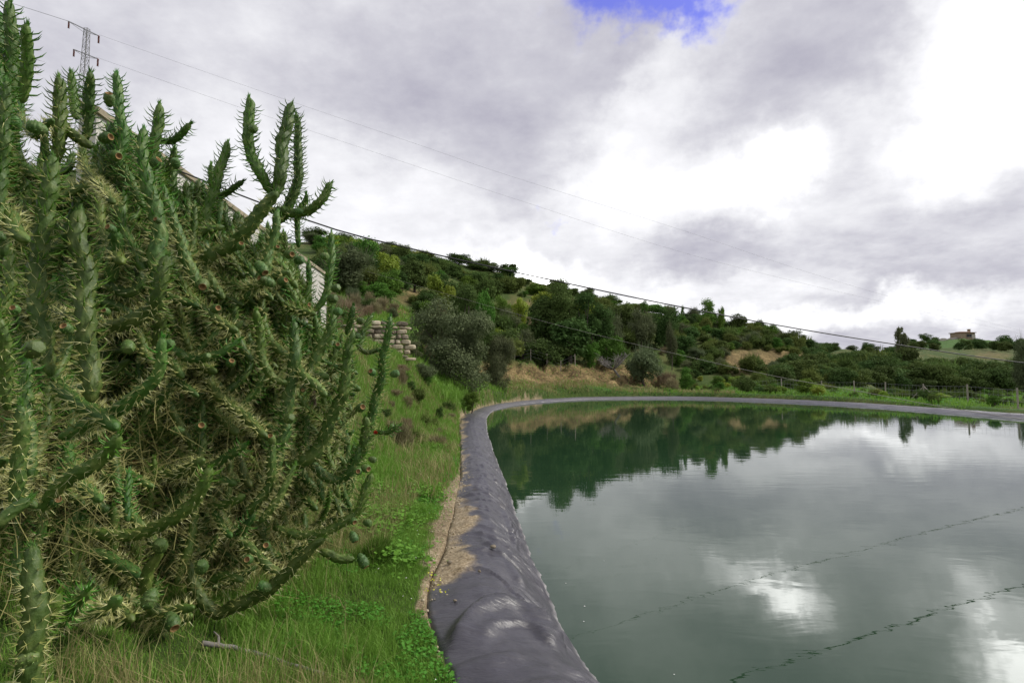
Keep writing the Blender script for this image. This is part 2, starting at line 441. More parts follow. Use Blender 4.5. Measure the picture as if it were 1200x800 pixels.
def hit(px, py):
    """where the line of sight through a pixel meets the ground"""
    r = ray(px, py); t = np.linspace(1.2, 60, 3000); X_, Y_, Z_ = r[0] * t, r[1] * t, CAM_H + r[2] * t
    k = np.nonzero(Z_ < terrain(X_, Y_))[0]
    k = k[0] if len(k) else -1
    return np.array([X_[k], Y_[k], Z_[k]])

# polar sheet round the camera, fine where the photograph looks
az = np.concatenate([np.linspace(-180, -52, 40, endpoint=False), np.linspace(-52, 50, 560, endpoint=False), np.linspace(50, 180, 40, endpoint=False)])
rr = [0.35, .7]
while rr[-1] < 3200: rr.append(rr[-1] + (min(.0262 * rr[-1], .38) if rr[-1] < 82 else .0262 * rr[-1]))
rr = np.array(rr)
Xg = np.sin(np.radians(az))[None] * rr[:, None]; Yg = np.cos(np.radians(az))[None] * rr[:, None]
Zg, SDg, Sg = terrain(Xg, Yg, want=True)
V = np.stack([Xg, Yg, Zg], -1).reshape(-1, 3)
F = grid_faces(len(rr), len(az), True)
cidx = len(V); V = np.vstack([V, [[0, 0, Zg[0].mean()]]])
nA = len(az)
tri = np.stack([np.full(nA, cidx), (np.arange(nA) + 1) % nA, np.arange(nA)], 1)
me_g = mesh_arr('ground', V, np.concatenate([F.ravel(), tri.ravel()]), smooth_=True, sizes=np.concatenate([np.full(len(F), 4), np.full(nA, 3)]))
# what the surface is made of: R bare earth, G dry straw, B green field
def region(X, Y, Z, s):
    px = 600 + 650 * X / np.maximum(Y, .1)
    front = Y > .5
    rise = CAM_H
    n1 = fbm(X * .25, Y * .25, 4, 71); n2 = fbm(X * 1.3, Y * 1.3, 4, 72); n3 = fbm(X * 5, Y * 5, 3, 73)
    th = math.atan(1)
    vy = (Z - CAM_H) / np.maximum(Y, .1)
    py = 440 - 650 * vy
    def box(x0, x1, y0, y1, sx=8, sy=4):
        nx = n2 * 14
        return smooth(x0 - sx, x0 + sx, px + nx) * smooth(x1 + sx, x1 - sx, px + nx) * smooth(y0 - sy, y0 + sy, py + nx * .3) * smooth(y1 + sy, y1 - sy, py + nx * .3) * front
    E = np.zeros_like(X); 
    E = np.maximum(E, box(560, 790, 428, 452) * (Y > 38) * (Y < 78))
    E = np.maximum(E, box(845, 975, 409, 437) * (Y > 78) * (Y < 112) * .95)
    E = np.maximum(E, box(470, 548, 338, 356) * (Y > 30) * .8)
    E = np.maximum(E, box(395, 480, 355, 382) * (Y > 26) * (Y < 60))
    E = np.maximum(E, box(600, 680, 352, 362) * (Y > 60) * .5)
    E = np.maximum(E, box(1140, 1185, 413, 420) * (Y > 140) * .6)
    E = np.maximum(E, box(930, 1010, 436, 446) * (Y > 70) * .5)
    # gravelly strip beside the liner
    wS = np.interp(Y, [0, 3.2, 4.2, 5.5, 7, 9, 11, 14, 17, 25, 29, 33], [0, .02, .06, .12, .26, .24, .06, .03, .06, .06, .2, .03]) * (X < 3)
    Sd = smooth(1.25, .75, (s + n3 * .12 + n2 * .10) / np.maximum(wS, .01)) * (wS > .01)
    E2 = Sd
    D = smooth(.02, .35, n1 + n2 * .5) * .8
    D = np.maximum(D, box(370, 480, 395, 470) * (Y < 30) * .7)
    D = np.maximum(D, smooth(.25, -.1, s - 7) * 0)
    Gf = box(1040, 1260, 396, 411, 12, 3) * (Y > 320) * (Y < 520)
    Gf = np.maximum(Gf, smooth(0, .5, s) * smooth(3, 1.4, s) * (X > 8) * (Y > 15) * (Y < 75))
    return np.stack([E, D, Gf, E2], -1)
reg = region(Xg, Yg, Zg, Sg).reshape(-1, 4)
reg = np.vstack([reg, [[0, .3, 0, 0]]])
ca = me_g.attributes.new('surface', 'FLOAT_COLOR', 'POINT')
ca.data.foreach_set('color', np.clip(reg, 0, 1).astype(np.float32).ravel())

m, nt, b, out = new_mat('ground_cover')
geo = nt.nodes.new('ShaderNodeNewGeometry'); pos = geo.outputs['Position']
at = nt.nodes.new('ShaderNodeAttribute'); at.attribute_name = 'surface'
sp = nt.nodes.new('ShaderNodeSeparateColor'); nt.links.new(at.outputs['Color'], sp.inputs[0])
nL = noise(nt, pos, .5, 6, .65); nM = noise(nt, pos, 4, 6, .65); nF = noise(nt, pos, 38, 5, .65)
green = ramp(nt, nM, [(.3, (.030, .055, .012)), (.5, (.050, .085, .018)), (.7, (.085, .110, .030))])
dry = ramp(nt, nF, [(.3, (.10, .085, .035)), (.55, (.19, .155, .065)), (.75, (.28, .24, .11))])
earth = ramp(nt, wmath('ADD', wmath('MULTIPLY', nL, .5, nt=nt), wmath('MULTIPLY', nM, .5, nt=nt), nt=nt), [(.38, (.065, .045, .024)), (.5, (.165, .120, .052)), (.62, (.33, .245, .115))])
sand = ramp(nt, wmath('ADD', wmath('MULTIPLY', nF, .6, nt=nt), wmath('MULTIPLY', nM, .4, nt=nt), nt=nt), [(.36, (.10, .075, .045)), (.5, (.27, .21, .13)), (.64, (.48, .40, .28))])
field = ramp(nt, nM, [(.3, (.045, .095, .022)), (.5, (.06, .13, .028)), (.7, (.10, .16, .04))])
c = mixc(nt, wmath('MULTIPLY', sp.outputs[1], wmath('MULTIPLY_ADD', nF, 1.6, -.3, clamp=True, nt=nt), nt=nt), green, dry)
c = mixc(nt, sp.outputs[2], c, field)
c = mixc(nt, sp.outputs[0], c, earth)
c = mixc(nt, at.outputs['Alpha'], c, sand)
nt.links.new(c, b.inputs['Base Color']); b.inputs['Roughness'].default_value = .95; b.inputs['Specular IOR Level'].default_value = .15
hsum = wmath('ADD', wmath('MULTIPLY', nM, .6, nt=nt), wmath('MULTIPLY', nF, .12, nt=nt), nt=nt)
bump(nt, b, hsum, .7, .25)
me_g.materials.append(m)
ground = tag(link('ground', me_g), kind='structure')

# ------------------------------------------------------------------ water
q = WD; nrm = np.stack([np.roll(WD, -1, 0)[:, 1] - np.roll(WD, 1, 0)[:, 1], -(np.roll(WD, -1, 0)[:, 0] - np.roll(WD, 1, 0)[:, 0])], 1)
nrm /= np.linalg.norm(nrm, axis=1)[:, None]
area = 0.5 * np.sum(WD[:, 0] * np.roll(WD[:, 1], -1) - np.roll(WD[:, 0], -1) * WD[:, 1])
if area < 0: nrm = -nrm
wq = WD + nrm * 0.16
if area < 0: wq = wq[::-1]
me_w = mesh_arr('water', np.column_stack([wq, np.zeros(len(wq))]), [list(range(len(wq)))])
m, nt, b, out = new_mat('pond_water')
geo = nt.nodes.new('ShaderNodeNewGeometry'); pos = geo.outputs['Position']
mp = nt.nodes.new('ShaderNodeMapping'); mp.inputs['Scale'].default_value = (.55, 1.5, 1); mp.inputs['Rotation'].default_value = (0, 0, .35); nt.links.new(pos, mp.inputs[0])
w1 = noise(nt, mp.outputs[0], 1.6, 3, .5, .6); w2 = noise(nt, mp.outputs[0], 7, 3, .55, .4)
patch = ramp(nt, noise(nt, pos, .09, 3, .5), [(.42, (.15, .15, .15)), (.62, (1, 1, 1))])
hh = wmath('ADD', wmath('MULTIPLY', w1, .022, nt=nt), wmath('MULTIPLY', wmath('MULTIPLY', w2, .0035, nt=nt), patch, nt=nt), nt=nt)
bp = nt.nodes.new('ShaderNodeBump'); bp.inputs['Strength'].default_value = .085; bp.inputs['Distance'].default_value = 1.0
nt.links.new(hh, bp.inputs['Height']); nt.links.new(bp.outputs[0], b.inputs['Normal'])
nb = noise(nt, pos, .25, 3, .5)
nt.links.new(ramp(nt, nb, [(.3, (.015, .042, .018)), (.7, (.021, .049, .025))]), b.inputs['Base Color'])
b.inputs['IOR'].default_value = 1.42; b.inputs['Roughness'].default_value = .012; b.inputs['Specular IOR Level'].default_value = .5
me_w.materials.append(m)
water = tag(link('water', me_w), kind='structure')

# ------------------------------------------------------------------ pond liner (one plastic sheet all round)
ss = [0.0]
while ss[-1] < WCL:
    p = wc_at(np.array([ss[-1]]))[0]; dd = math.hypot(p[0], p[1])
    ahead = p[1] > 2.0 and p[0] < 3
    ss.append(ss[-1] + (np.clip(dd * .0042, .016, .35) if ahead else (.35 if p[1] > 10 else .6)))
ss = np.array(ss[:-1])
base = wc_at(ss); e = .05
tang = wc_at(ss + e) - wc_at(ss - e); 
# smooth the tangents so that the sheet's width does not kink
for _ in range(3): tang = (np.roll(tang, 1, 0) + tang + np.roll(tang, -1, 0)) / 3
tang /= np.linalg.norm(tang, axis=1)[:, None]
nr = np.stack([tang[:, 1], -tang[:, 0]], 1)
if area < 0: nr = -nr
tt = np.concatenate([[-1.6, -1.0, -.6, -.3], np.linspace(-.12, 1.0, 46), [1.03, 1.05, 1.06]])
w = liner_w(np.clip(base[:, 1], 0, 60)) * (1 + fbm(ss * .5, ss * 0, 3, 3) * .12)
S2, T2 = np.meshgrid(ss, tt, indexing='ij')
Wd = w[:, None]
XY = base[:, None] + nr[:, None] * (T2 * Wd)[..., None]
Z = prof(T2); Z = Z * np.where(Z > 0, rimh(XY[..., 0], XY[..., 1]), 1)
Z = Z - (T2 > 1.0) * ((T2 - 1.0) * 1.6)
far = np.hypot(base[:, 0], base[:, 1])[:, None]
X2 = XY[..., 0]; Y2 = XY[..., 1]
# stretched wrinkles running down the slope, finer ones on the flat
wr = fbm(S2 * 6.5 + T2 * 2.0, T2 * .9, 4, 41)
wr2 = fbm(S2 * 1.5 - T2 * .8, T2 * 1.6, 3, 42)
rid = 1 - np.abs(fbm(S2 * 2.6 + fbm(S2 * .7, T2 * 1.2, 2, 44) * 2.2, T2 * .75, 3, 43)) * 3.2
rid = np.clip(rid, 0, 1) ** 3
env = smooth(-.12, .12, T2) * (1 - .35 * smooth(.75, 1.0, T2))
near_w = np.interp(far, [3, 6, 20, 60], [1.0, 1.0, .85, .5])
crs = np.clip(1 - np.abs(fbm(S2 * 5.2 + fbm(S2 * 1.3, T2 * 2, 2, 46) * 1.6 + T2 * 1.2, T2 * .55, 2, 47)) * 9, 0, 1) ** 1.5
disp = (wr * .022 + wr2 * .045 + crs * .020 * np.interp(far, [3, 5, 7, 60], [.12, .6, 1.5, 1]) + rid * .030 * smooth(1.1, .4, T2)) * env * near_w
def ridge(pts, z0, width, hgt, asym=0.0):
    """a crease lying along a line seen in the photograph"""
    c = catmull([G(x, y, z0)[:2] for x, y in pts], .03)
    g = np.zeros_like(X2); k = np.nonzero((Y2 > 2.5) & (Y2 < 9) & (X2 < 3))
    xx = X2[k]; yy = Y2[k]
    d2 = np.full(len(xx), 9.0); side = np.zeros(len(xx)); end = np.zeros(len(xx))
    for i in range(len(c) - 1):
        ab = c[i + 1] - c[i]; t = np.clip(((xx - c[i, 0]) * ab[0] + (yy - c[i, 1]) * ab[1]) / (ab @ ab), 0, 1)
        dx = xx - c[i, 0] - t * ab[0]; dy = yy - c[i, 1] - t * ab[1]; d = np.hypot(dx, dy)
        u = d < d2; d2[u] = d[u]; side[u] = np.sign(ab[0] * dy - ab[1] * dx)[u]; f = (i + .5) / len(c); end[u] = min(1, f * 7, (1 - f) * 7)
    ww = width * (1 + asym * side)
    g[k] = hgt * np.exp(-(d2 / ww) ** 2) * end
    return g
disp += ridge([(528, 775), (545, 738), (575, 714), (610, 706), (640, 716), (662, 742)], .5, .10, .085, -.45)
disp += ridge([(560, 760), (590, 735), (622, 728), (648, 742)], .5, .06, .045, .3)
disp += ridge([(512, 683), (545, 676), (575, 673), (605, 690), (632, 712), (648, 728)], .5, .014, .030, .5)
disp += ridge([(590, 615), (600, 640), (604, 655)], .2, .03, .05)
disp += ridge([(520, 800), (560, 790), (610, 775)], .5, .09, .04)
disp += ridge([(560, 640), (590, 655), (615, 682)], .45, .05, .03)
Z = Z + disp * (1 - .4 * smooth(.2, 0, T2))
push = disp * smooth(.5, .15, T2) * 1.0
XY = XY - nr[:, None] * push[..., None]
Vl = np.concatenate([XY, Z[..., None]], -1).reshape(-1, 3)
ns, ntt = len(ss), len(tt)
Fl = grid_faces(ns, ntt); wrapF = []
a = (ns - 1) * ntt + np.arange(ntt - 1); bb = np.arange(ntt - 1)
Fl = np.vstack([Fl, np.stack([a, a + 1, bb + 1, bb], 1)])
if True:
    Fl = Fl[:, ::-1] if area > 0 else Fl
me_l = mesh_arr('pond_liner', Vl, Fl, smooth_=True)
# dirt creeping over the outer edge, scum at the waterline
n3 = fbm(X2 * 4, Y2 * 4, 3, 51); n4 = fbm(X2 * 1.1, Y2 * 1.1, 3, 52)
cov = np.interp(Y2, [0, 4.2, 5.2, 6, 8, 9.5, 11, 14, 17, 22, 60], [0, .02, .13, .24, .22, .24, .08, .04, .10, .10, .02])
dirt = smooth(-.07, .07, T2 - (1 - cov) + n3 * .26 + n4 * .30) * (X2 < 3) * smooth(4.1, 4.9, Y2)
scum = np.exp(-((T2 - .012) / .016) ** 2)
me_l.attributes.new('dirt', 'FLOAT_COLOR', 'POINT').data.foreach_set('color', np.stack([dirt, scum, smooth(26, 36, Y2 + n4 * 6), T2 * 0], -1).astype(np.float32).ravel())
m, nt, b, out = new_mat('black_plastic_sheet')
geo = nt.nodes.new('ShaderNodeNewGeometry'); pos = geo.outputs['Position']
at = nt.nodes.new('ShaderNodeAttribute'); at.attribute_name = 'dirt'
sp = nt.nodes.new('ShaderNodeSeparateColor'); nt.links.new(at.outputs['Color'], sp.inputs[0])
n1 = noise(nt, pos, 2.2, 7, .68, .6); n2 = noise(nt, pos, 40, 5, .6); n3_ = noise(nt, pos, 9, 5, .7, 1.2)
base_c = ramp(nt, n1, [(.3, (.034, .033, .041)), (.5, (.050, .048, .060)), (.72, (.078, .075, .088))])
dust = ramp(nt, n3_, [(.55, (0, 0, 0)), (.85, (.4, .4, .4))])
c = mixc(nt, dust, base_c, (.15, .14, .14))
sandc = ramp(nt, wmath('ADD', wmath('MULTIPLY', n2, .6, nt=nt), wmath('MULTIPLY', n3_, .4, nt=nt), nt=nt), [(.36, (.10, .075, .045)), (.5, (.27, .21, .13)), (.64, (.48, .40, .28))])
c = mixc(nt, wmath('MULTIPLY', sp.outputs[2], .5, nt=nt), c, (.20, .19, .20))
c = mixc(nt, sp.outputs[0], c, sandc)
c = mixc(nt, wmath('MULTIPLY', sp.outputs[1], wmath('MULTIPLY_ADD', n3_, 2, -.5, clamp=True, nt=nt), nt=nt), c, (.55, .53, .52))
nt.links.new(c, b.inputs['Base Color'])
nt.links.new(wmath('MULTIPLY_ADD', n3_, .30, .20, nt=nt), b.inputs['Roughness'])
nt.links.new(wmath('MULTIPLY_ADD', sp.outputs[0], -.42, .5, nt=nt), b.inputs['Specular IOR Level'])
mp = nt.nodes.new('ShaderNodeMapping'); mp.inputs['Scale'].default_value = (1, 6.0, 1); mp.inputs['Rotation'].default_value = (0, 0, .12); nt.links.new(pos, mp.inputs[0])
n5 = noise(nt, mp.outputs[0], 5, 6, .6, .5)
n6 = noise(nt, mp.outputs[0], 2.6, 4, .55, 1.5); cr = wmath('POWER', wmath('SUBTRACT', 1.0, wmath('ABSOLUTE', wmath('MULTIPLY_ADD', n6, 6.0, -3.0, nt=nt), nt=nt), clamp=True, nt=nt), 2.0, nt=nt)
n5 = wmath('ADD', n5, wmath('MULTIPLY', cr, .26, nt=nt), nt=nt)
bump(nt, b, wmath('ADD', wmath('MULTIPLY', n5, .7, nt=nt), wmath('MULTIPLY', n2, .08, nt=nt), nt=nt), .32, .035)
me_l.materials.append(m)
liner = tag(link('pond_liner', me_l), 'dark wrinkled plastic sheet lining the rim of the pond', 'pond liner')

# ------------------------------------------------------------------ foliage materials
leafmat('olive_leaves', (.040, .066, .026), (.080, .112, .048), (.135, .165, .080), 1.2, .25, .8, .1)
leafmat('dark_leaves', (.020, .050, .012), (.042, .088, .022), (.080, .130, .035), .9, .25, .8, .08)
leafmat('green_leaves', (.030, .080, .012), (.058, .140, .020), (.11, .205, .034), 1.0, .25, .8, .1)
leafmat('yellow_green_leaves', (.085, .16, .012), (.17, .26, .02), (.25, .34, .035), 1.0)
leafmat('scrub_leaves', (.036, .078, .016), (.070, .125, .028), (.125, .175, .045), .8, .25, .8, .08)
leafmat('dry_leaves', (.10, .085, .045), (.17, .145, .08), (.25, .21, .12), 1.0)
leafmat('straw', (.20, .16, .065), (.34, .28, .12), (.50, .42, .21), 3.0, .3)
simple('bark', (.06, .05, .038), (.16, .135, .11), 6, .95, .6, .03)
simple('grey_bark', (.13, .12, .11), (.30, .28, .26), 6, .95, .5, .02)

def rand_unit(n, rng):
    v = rng.normal(size=(n, 3)); return v / np.linalg.norm(v, axis=1)[:, None]
def cards(C, Nn, size, rng, aspect=.55, fold=True):
    """leaf-shaped quads at C facing Nn"""
    n = len(C); up = rand_unit(n, rng)
    a = np.cross(Nn, up); a /= np.linalg.norm(a, axis=1)[:, None] + 1e-9
    b = np.cross(Nn, a)
    s = (size * (0.6 + .8 * rng.random(n)))[:, None] if np.isscalar(size) else size[:, None]
    V = np.stack([C - a * s, C - b * s * aspect + Nn * s * .15, C + a * s, C + b * s * aspect + Nn * s * .15], 1).reshape(-1, 3)
    return V, np.arange(n * 4).reshape(n, 4)
def crown_mesh(name, mat, n, nl, leaf, seed, lob=(.14, .24), zmin=.05, zc_=.55, zr=.45, rr_=.36, fill=.5, aspect=.55, spiky=0.0, drop=0):
    """unit crown: 1 wide, 1 high; leaves spread through many uneven clumps"""
    rng = np.random.default_rng(seed)
    c = rand_unit(nl, rng) * (rng.random(nl) ** .45)[:, None]
    c[:, 0] *= rr_; c[:, 1] *= rr_; c[:, 2] = zc_ + c[:, 2] * (zr - lob[0] * .8)
    R = rng.uniform(lob[0], lob[1], nl)
    R *= 1 - .3 * rng.random(nl)
    pw = R ** 2; pick = rng.choice(nl, n, p=pw / pw.sum())
    d = rand_unit(n, rng); d[:, 2] = np.where(rng.random(n) < .35, np.abs(d[:, 2]), d[:, 2])
    rad = R[pick] * (fill + (1 - fill) * rng.random(n) ** .5) * (1 + .22 * rng.normal(size=n))
    C = c[pick] + d * rad[:, None] * np.array([1, 1, .85])
    C[:, 2] = np.abs(C[:, 2] - zmin) + zmin
    N = d + rand_unit(n, rng) * .9 + np.array([0, 0, .35]); N /= np.linalg.norm(N, axis=1)[:, None]
    V, Fq = cards(C, N, leaf, rng, aspect)
    if spiky:
        k = int(n * spiky); o = c[pick[:k]] + d[:k] * (R[pick[:k]] * .7)[:, None]
        tip = o + (d[:k] * .6 + np.array([0, 0, .9])) * (R[pick[:k]] * rng.uniform(.6, 1.2, k))[:, None]
        w = rand_unit(k, rng) * leaf * .35
        V2 = np.stack([o - w, o + w, tip + w * .2, tip - w * .2], 1).reshape(-1, 3)
        Fq = np.vstack([Fq, np.arange(k * 4).reshape(k, 4) + len(V)]); V = np.vstack([V, V2])
    me = mesh_arr(name, V, Fq, mats=[MATS[mat]]); me['_r'] = 1
    return me, c, R
def limb_mesh(name, targets, seed, mat='bark', r0=.035, fork=.28):
    rng = np.random.default_rng(seed); mb = MB()
    base = np.array([0, 0, -.06]); fk = np.array([rng.normal() * .03, rng.normal() * .03, fork])
    mb.tube(catmull([base, fk * .5 + rng.normal(size=3) * .012, fk], .03), np.linspace(r0 * 1.3, r0 * .85, len(catmull([base, fk * .5, fk], .03))) if False else r0, 7)
    for t in targets:
        mid = (fk + t) / 2 + rng.normal(size=3) * .04; p = catmull([fk - [0, 0, .03], mid, t], .05)
        mb.tube(p, np.linspace(r0 * .6, r0 * .12, len(p)), 5)
    return mb.mesh(name, [MATS[mat]])
PROTO = {}
def proto(kind, k, mat, n, nl, leaf, seed, trunk=True, **kw):
    L = []
    for i in range(k):
        me, c, R = crown_mesh('crown', mat, n, nl, leaf, seed + i, **kw)
        tr = limb_mesh('trunk', c[np.argsort(-R)][:9], seed + 50 + i) if trunk else None
        L.append((me, tr))
    PROTO[kind] = L
proto('olive_big', 2, 'olive_leaves', 30000, 44, .011, 100, lob=(.08, .18), spiky=0, zc_=.50, zr=.50, rr_=.40)
proto('olive', 3, 'olive_leaves', 6000, 20, .022, 110, lob=(.13, .24), spiky=.1, zc_=.5, zr=.5)
proto('oak', 2, 'dark_leaves', 14000, 34, .016, 120, lob=(.09, .19), zc_=.52, zr=.50, rr_=.40)
proto('green', 3, 'green_leaves', 5000, 20, .026, 130, lob=(.12, .24), zc_=.5, zr=.5)
proto('yellow', 2, 'yellow_green_leaves', 3500, 14, .032, 140, lob=(.15, .26), zc_=.5, zr=.5)
proto('dark', 3, 'dark_leaves', 4500, 18, .028, 150, lob=(.13, .25), zc_=.5, zr=.5)
proto('scrub', 4, 'scrub_leaves', 2600, 14, .036, 160, trunk=False, lob=(.14, .26), zc_=.42, zr=.5, spiky=.15)
proto('scrubdark', 3, 'dark_leaves', 2600, 14, .036, 170, trunk=False, lob=(.14, .26), zc_=.42, zr=.5)
proto('dry', 2, 'dry_leaves', 2600, 12, .026, 180, trunk=False, lob=(.14, .26), zc_=.4, zr=.5, spiky=.5, aspect=.2)
proto('tall', 1, 'olive_leaves', 3200, 26, .030, 190, lob=(.07, .15), zc_=.62, zr=.42, rr_=.34)
proto('fennel', 1, 'green_leaves', 14000, 16, .020, 195, trunk=False, lob=(.16, .28), zc_=.4, zr=.5, aspect=.12, spiky=.35)

def tree(kind, name, px, ytop, wpx, d, label=None, cat='tree', group=None, idx=None, zb=None, rng=random, hmul=1.0, deep=1.0):
    L = PROTO[kind]; me, tr = L[(idx if idx is not None else rng.randrange(len(L)))]
    x = (px - 600) / 650.0 * d
    g = tz(x, d) if zb is None else zb
    ztop = P(px, ytop, d)[2]; h = max(.35, (ztop - g + .1)) * hmul; w = wpx / 650.0 * d
    if tr is None:
        o = link(name, me, loc=(x, d, g - .12)); tag(o, label, cat, group)
        o.scale = (w, w * deep, h); o.rotation_euler = (0, 0, rng.uniform(0, 6.28)); return o
    e = empty(name, (x, d, g - .1), label, cat, group)
    a = rng.uniform(0, 6.28)
    for nm, mm in (('crown', me), ('trunk', tr)):
        c = link(nm, mm, e); c.scale = (w, w * deep, h); c.rotation_euler = (0, 0, a)
    return e

# ---- trees one can single out
T = tree
T('olive_big', 'olive_tree', 528, 350, 122, 36, 'large grey green olive tree left of the pond corner, its crown reaching the grass', 'olive tree', idx=0, zb=.5)
T('olive_big', 'olive_tree', 581, 388, 50, 47, 'lower olive tree beside the earth slope, right at the pond corner', 'olive tree', idx=1, zb=.4)
T('oak', 'oak_tree', 545, 338, 68, 46, 'dark round tree rising behind the large olive tree', 'tree', idx=1)
T('olive', 'olive_tree', 409, 291, 74, 55, 'grey olive tree on the slope above the stone wall', 'olive tree')
T('green', 'carob_tree', 428, 279, 62, 72, 'bright green tree behind the grey olive on the upper slope', 'tree')
T('yellow', 'citrus_tree', 452, 293, 42, 68, 'yellow green round tree right of the grey olive on the slope', 'tree')
T('green', 'orange_tree', 441, 331, 50, 50, 'low bright green bushy tree above the dry stone wall', 'tree')
T('green', 'fruit_tree', 455, 316, 40, 58, 'small green tree just above the low bushy tree on the bank', 'tree')
T('dark', 'evergreen_tree', 485, 299, 44, 78, 'dark green tree in the middle of the left slope', 'tree')
T('yellow', 'lemon_tree', 509, 317, 24, 72, 'small yellow green tree beside the brown patch of the slope', 'tree')
T('yellow', 'lemon_tree', 526, 330, 22, 70, 'yellow green bush over the bare brown strip', 'tree')
T('green', 'citrus_tree', 566, 336, 30, 66, 'bright green bush peeking over the dark round tree', 'tree')
T('yellow', 'lemon_tree', 609, 345, 20, 84, 'yellow bush on the terrace left of the big oak', 'tree')
T('green', 'citrus_tree', 588, 346, 22, 84, 'small green bush on the terrace beside the yellow bush', 'tree')
T('dark', 'evergreen_tree', 640, 336, 56, 76, 'dark tree joined to the left of the big oak', 'tree')
T('oak', 'oak_tree', 655, 323, 66, 74, 'big dark oak standing above the skyline behind the fence', 'oak tree', idx=0)
T('oak', 'oak_tree', 690, 346, 58, 74, 'right half of the big oak group, a rounded dark crown', 'oak tree', idx=1)
T('dark', 'evergreen_tree', 668, 368, 80, 70, 'broad dark tree filling the foot of the oak group', 'tree')
T('dark', 'evergreen_tree', 640, 396, 60, 66, 'dark spreading tree right behind the fence posts', 'tree')
T('olive', 'olive_tree', 612, 385, 40, 68, 'greyish tree left of the fence posts', 'olive tree')
T('olive', 'olive_tree', 716, 362, 30, 82, 'slim grey tree between the oak group and the green round trees', 'olive tree')
T('dark', 'evergreen_tree', 735, 350, 42, 92, 'round dark tree under the cable on the ridge', 'tree')
T('olive', 'olive_tree', 752, 360, 36, 88, 'grey green round tree on the slope under the ridge', 'olive tree')
T('dark', 'evergreen_tree', 779, 358, 40, 92, 'dark domed tree on the ridge above the round olive', 'tree')
T('olive', 'olive_tree', 787, 377, 17, 82, 'small pale grey tree in front of the dark domed tree', 'olive tree')
T('green', 'bay_tree', 716, 392, 40, 72, 'green leafy tree above the bare fig tree', 'tree')
T('green', 'bay_tree', 693, 400, 24, 70, 'small green tree left of the bare fig tree', 'tree')
T('olive', 'olive_tree', 755, 399, 52, 66.5, 'round grey olive tree at the end of the earth bank', 'olive tree', zb=1.2)
T('green', 'carob_tree', 756, 352, 13, 122, 'tiny round tree on the skyline under the cable', 'tree', idx=1)
T('green', 'carob_tree', 801, 358, 8, 122, 'tiniest tree on the skyline, left of the large one', 'tree')
T('green', 'carob_tree', 831, 350, 30, 118, 'largest round green tree on the skyline of the ridge', 'tree', idx=0)
T('green', 'carob_tree', 846, 358, 12, 118, 'small tree touching the large skyline tree on its right', 'tree')
T('dark', 'evergreen_tree', 866, 366, 22, 119, 'low domed tree on the skyline right of the largest one', 'tree')
T('green', 'carob_tree', 903, 379, 22, 116, 'low round tree where the ridge starts to fall', 'tree')
T('dark', 'evergreen_tree', 928, 386, 26, 116, 'dark low tree near the end of the ridge', 'tree')
T('dark', 'evergreen_tree', 948, 396, 26, 118, 'last dark tree at the end of the ridge', 'tree')
T('green', 'shrub', 803, 430, 24, 68, 'bright green upright bush behind the straw coloured tuft', 'shrub')
T('dry', 'pampas_tuft', 787, 440, 20, 62.3, 'straw coloured tuft of dry grass on the far rim', 'grass tuft', idx=0)
T('dry', 'dry_shrub', 775, 432, 36, 68, 'olive brown dry shrub behind the straw coloured tuft', 'shrub', idx=1)
T('tall', 'eucalyptus_tree', 1057, 382, 21, 150, 'tall thin airy tree rising above the far treeline', 'eucalyptus tree')
T('dark', 'evergreen_tree', 1058, 402, 34, 140, 'dark tree around the foot of the tall airy tree', 'tree')
T('olive', 'poplar_tree', 1199, 396, 30, 82, 'tall grey green tree at the right edge of the photo', 'tree')
T('scrub', 'shrub', 553, 456, 22, 31.5, 'green low bush at the foot of the olive trees', 'shrub', 'low bushes round the pond', zb=.45) if False else None
T('green', 'shrub', 553, 458, 26, 31.5, 'low green bush at the foot of the olive trees by the liner', 'shrub', zb=.45)
T('scrubdark', 'shrub', 515, 474, 12, 21, 'small dark bush on the grass bank left of the liner', 'shrub')
T('olive', 'shrub', 497, 425, 34, 27, 'greyish shrub on the bank below the dry stone wall', 'shrub')
T('dry', 'dry_shrub', 466, 440, 34, 22, 'brown dead brush on the bank just right of the cactus', 'shrub', zb=None)
T('dry', 'dry_shrub', 458, 470, 30, 17, 'brown dry brush low on the bank beside the cactus', 'shrub')
T('scrub', 'shrub', 488, 452, 26, 22, 'green shrub in the middle of the grassy bank', 'shrub')
T('fennel', 'fennel_plant', 445, 655, 52, 5.5, 'dark feathery fennel plant in the grass beside the cactus', 'plant')

# bare fig tree
def bare_tree(px, ytop, wpx, d):
    rng = np.random.default_rng(5); x = (px - 600) / 650 * d; g = tz(x, d)
    e = empty('bare_tree', (x, d, g - .1), 'leafless grey fig tree leaning over the earth bank', 'tree')
    h = P(px, ytop, d)[2] - g; w = wpx / 650 * d
    mb = MB(); tw = MB()
    fk = np.array([-.3, 0, h * .32]); mb.tube(catmull([[.5, 0, -.2], [0.1, .1, h * .15], fk], .1), .13, 7)
    for k in range(11):
        a = rng.uniform(0, 6.28); t = fk + np.array([math.cos(a) * w * .45 * rng.uniform(.5, 1), math.sin(a) * w * .3, h * rng.uniform(.3, .65)])
        mid = (fk + t) / 2 + rng.normal(size=3) * .15; p = catmull([fk, mid, t], .15); mb.tube(p, np.linspace(.08, .03, len(p)), 5)
        for q in range(16):
            s = p[rng.integers(len(p) // 3, len(p))]; t2 = s + rng.normal(size=3) * [.4, .4, .25] + [0, 0, .35]
            tw.tube([s, (s + t2) / 2 + rng.normal(size=3) * .06, t2], [.025, .018, .01], 4)
    link('trunk', mb.mesh('trunk', [MATS['grey_bark']]), e); link('twigs', tw.mesh('twigs', [MATS['grey_bark']]), e)
bare_tree(722, 412, 62, 66)
def bare_sky_tree():
    pass

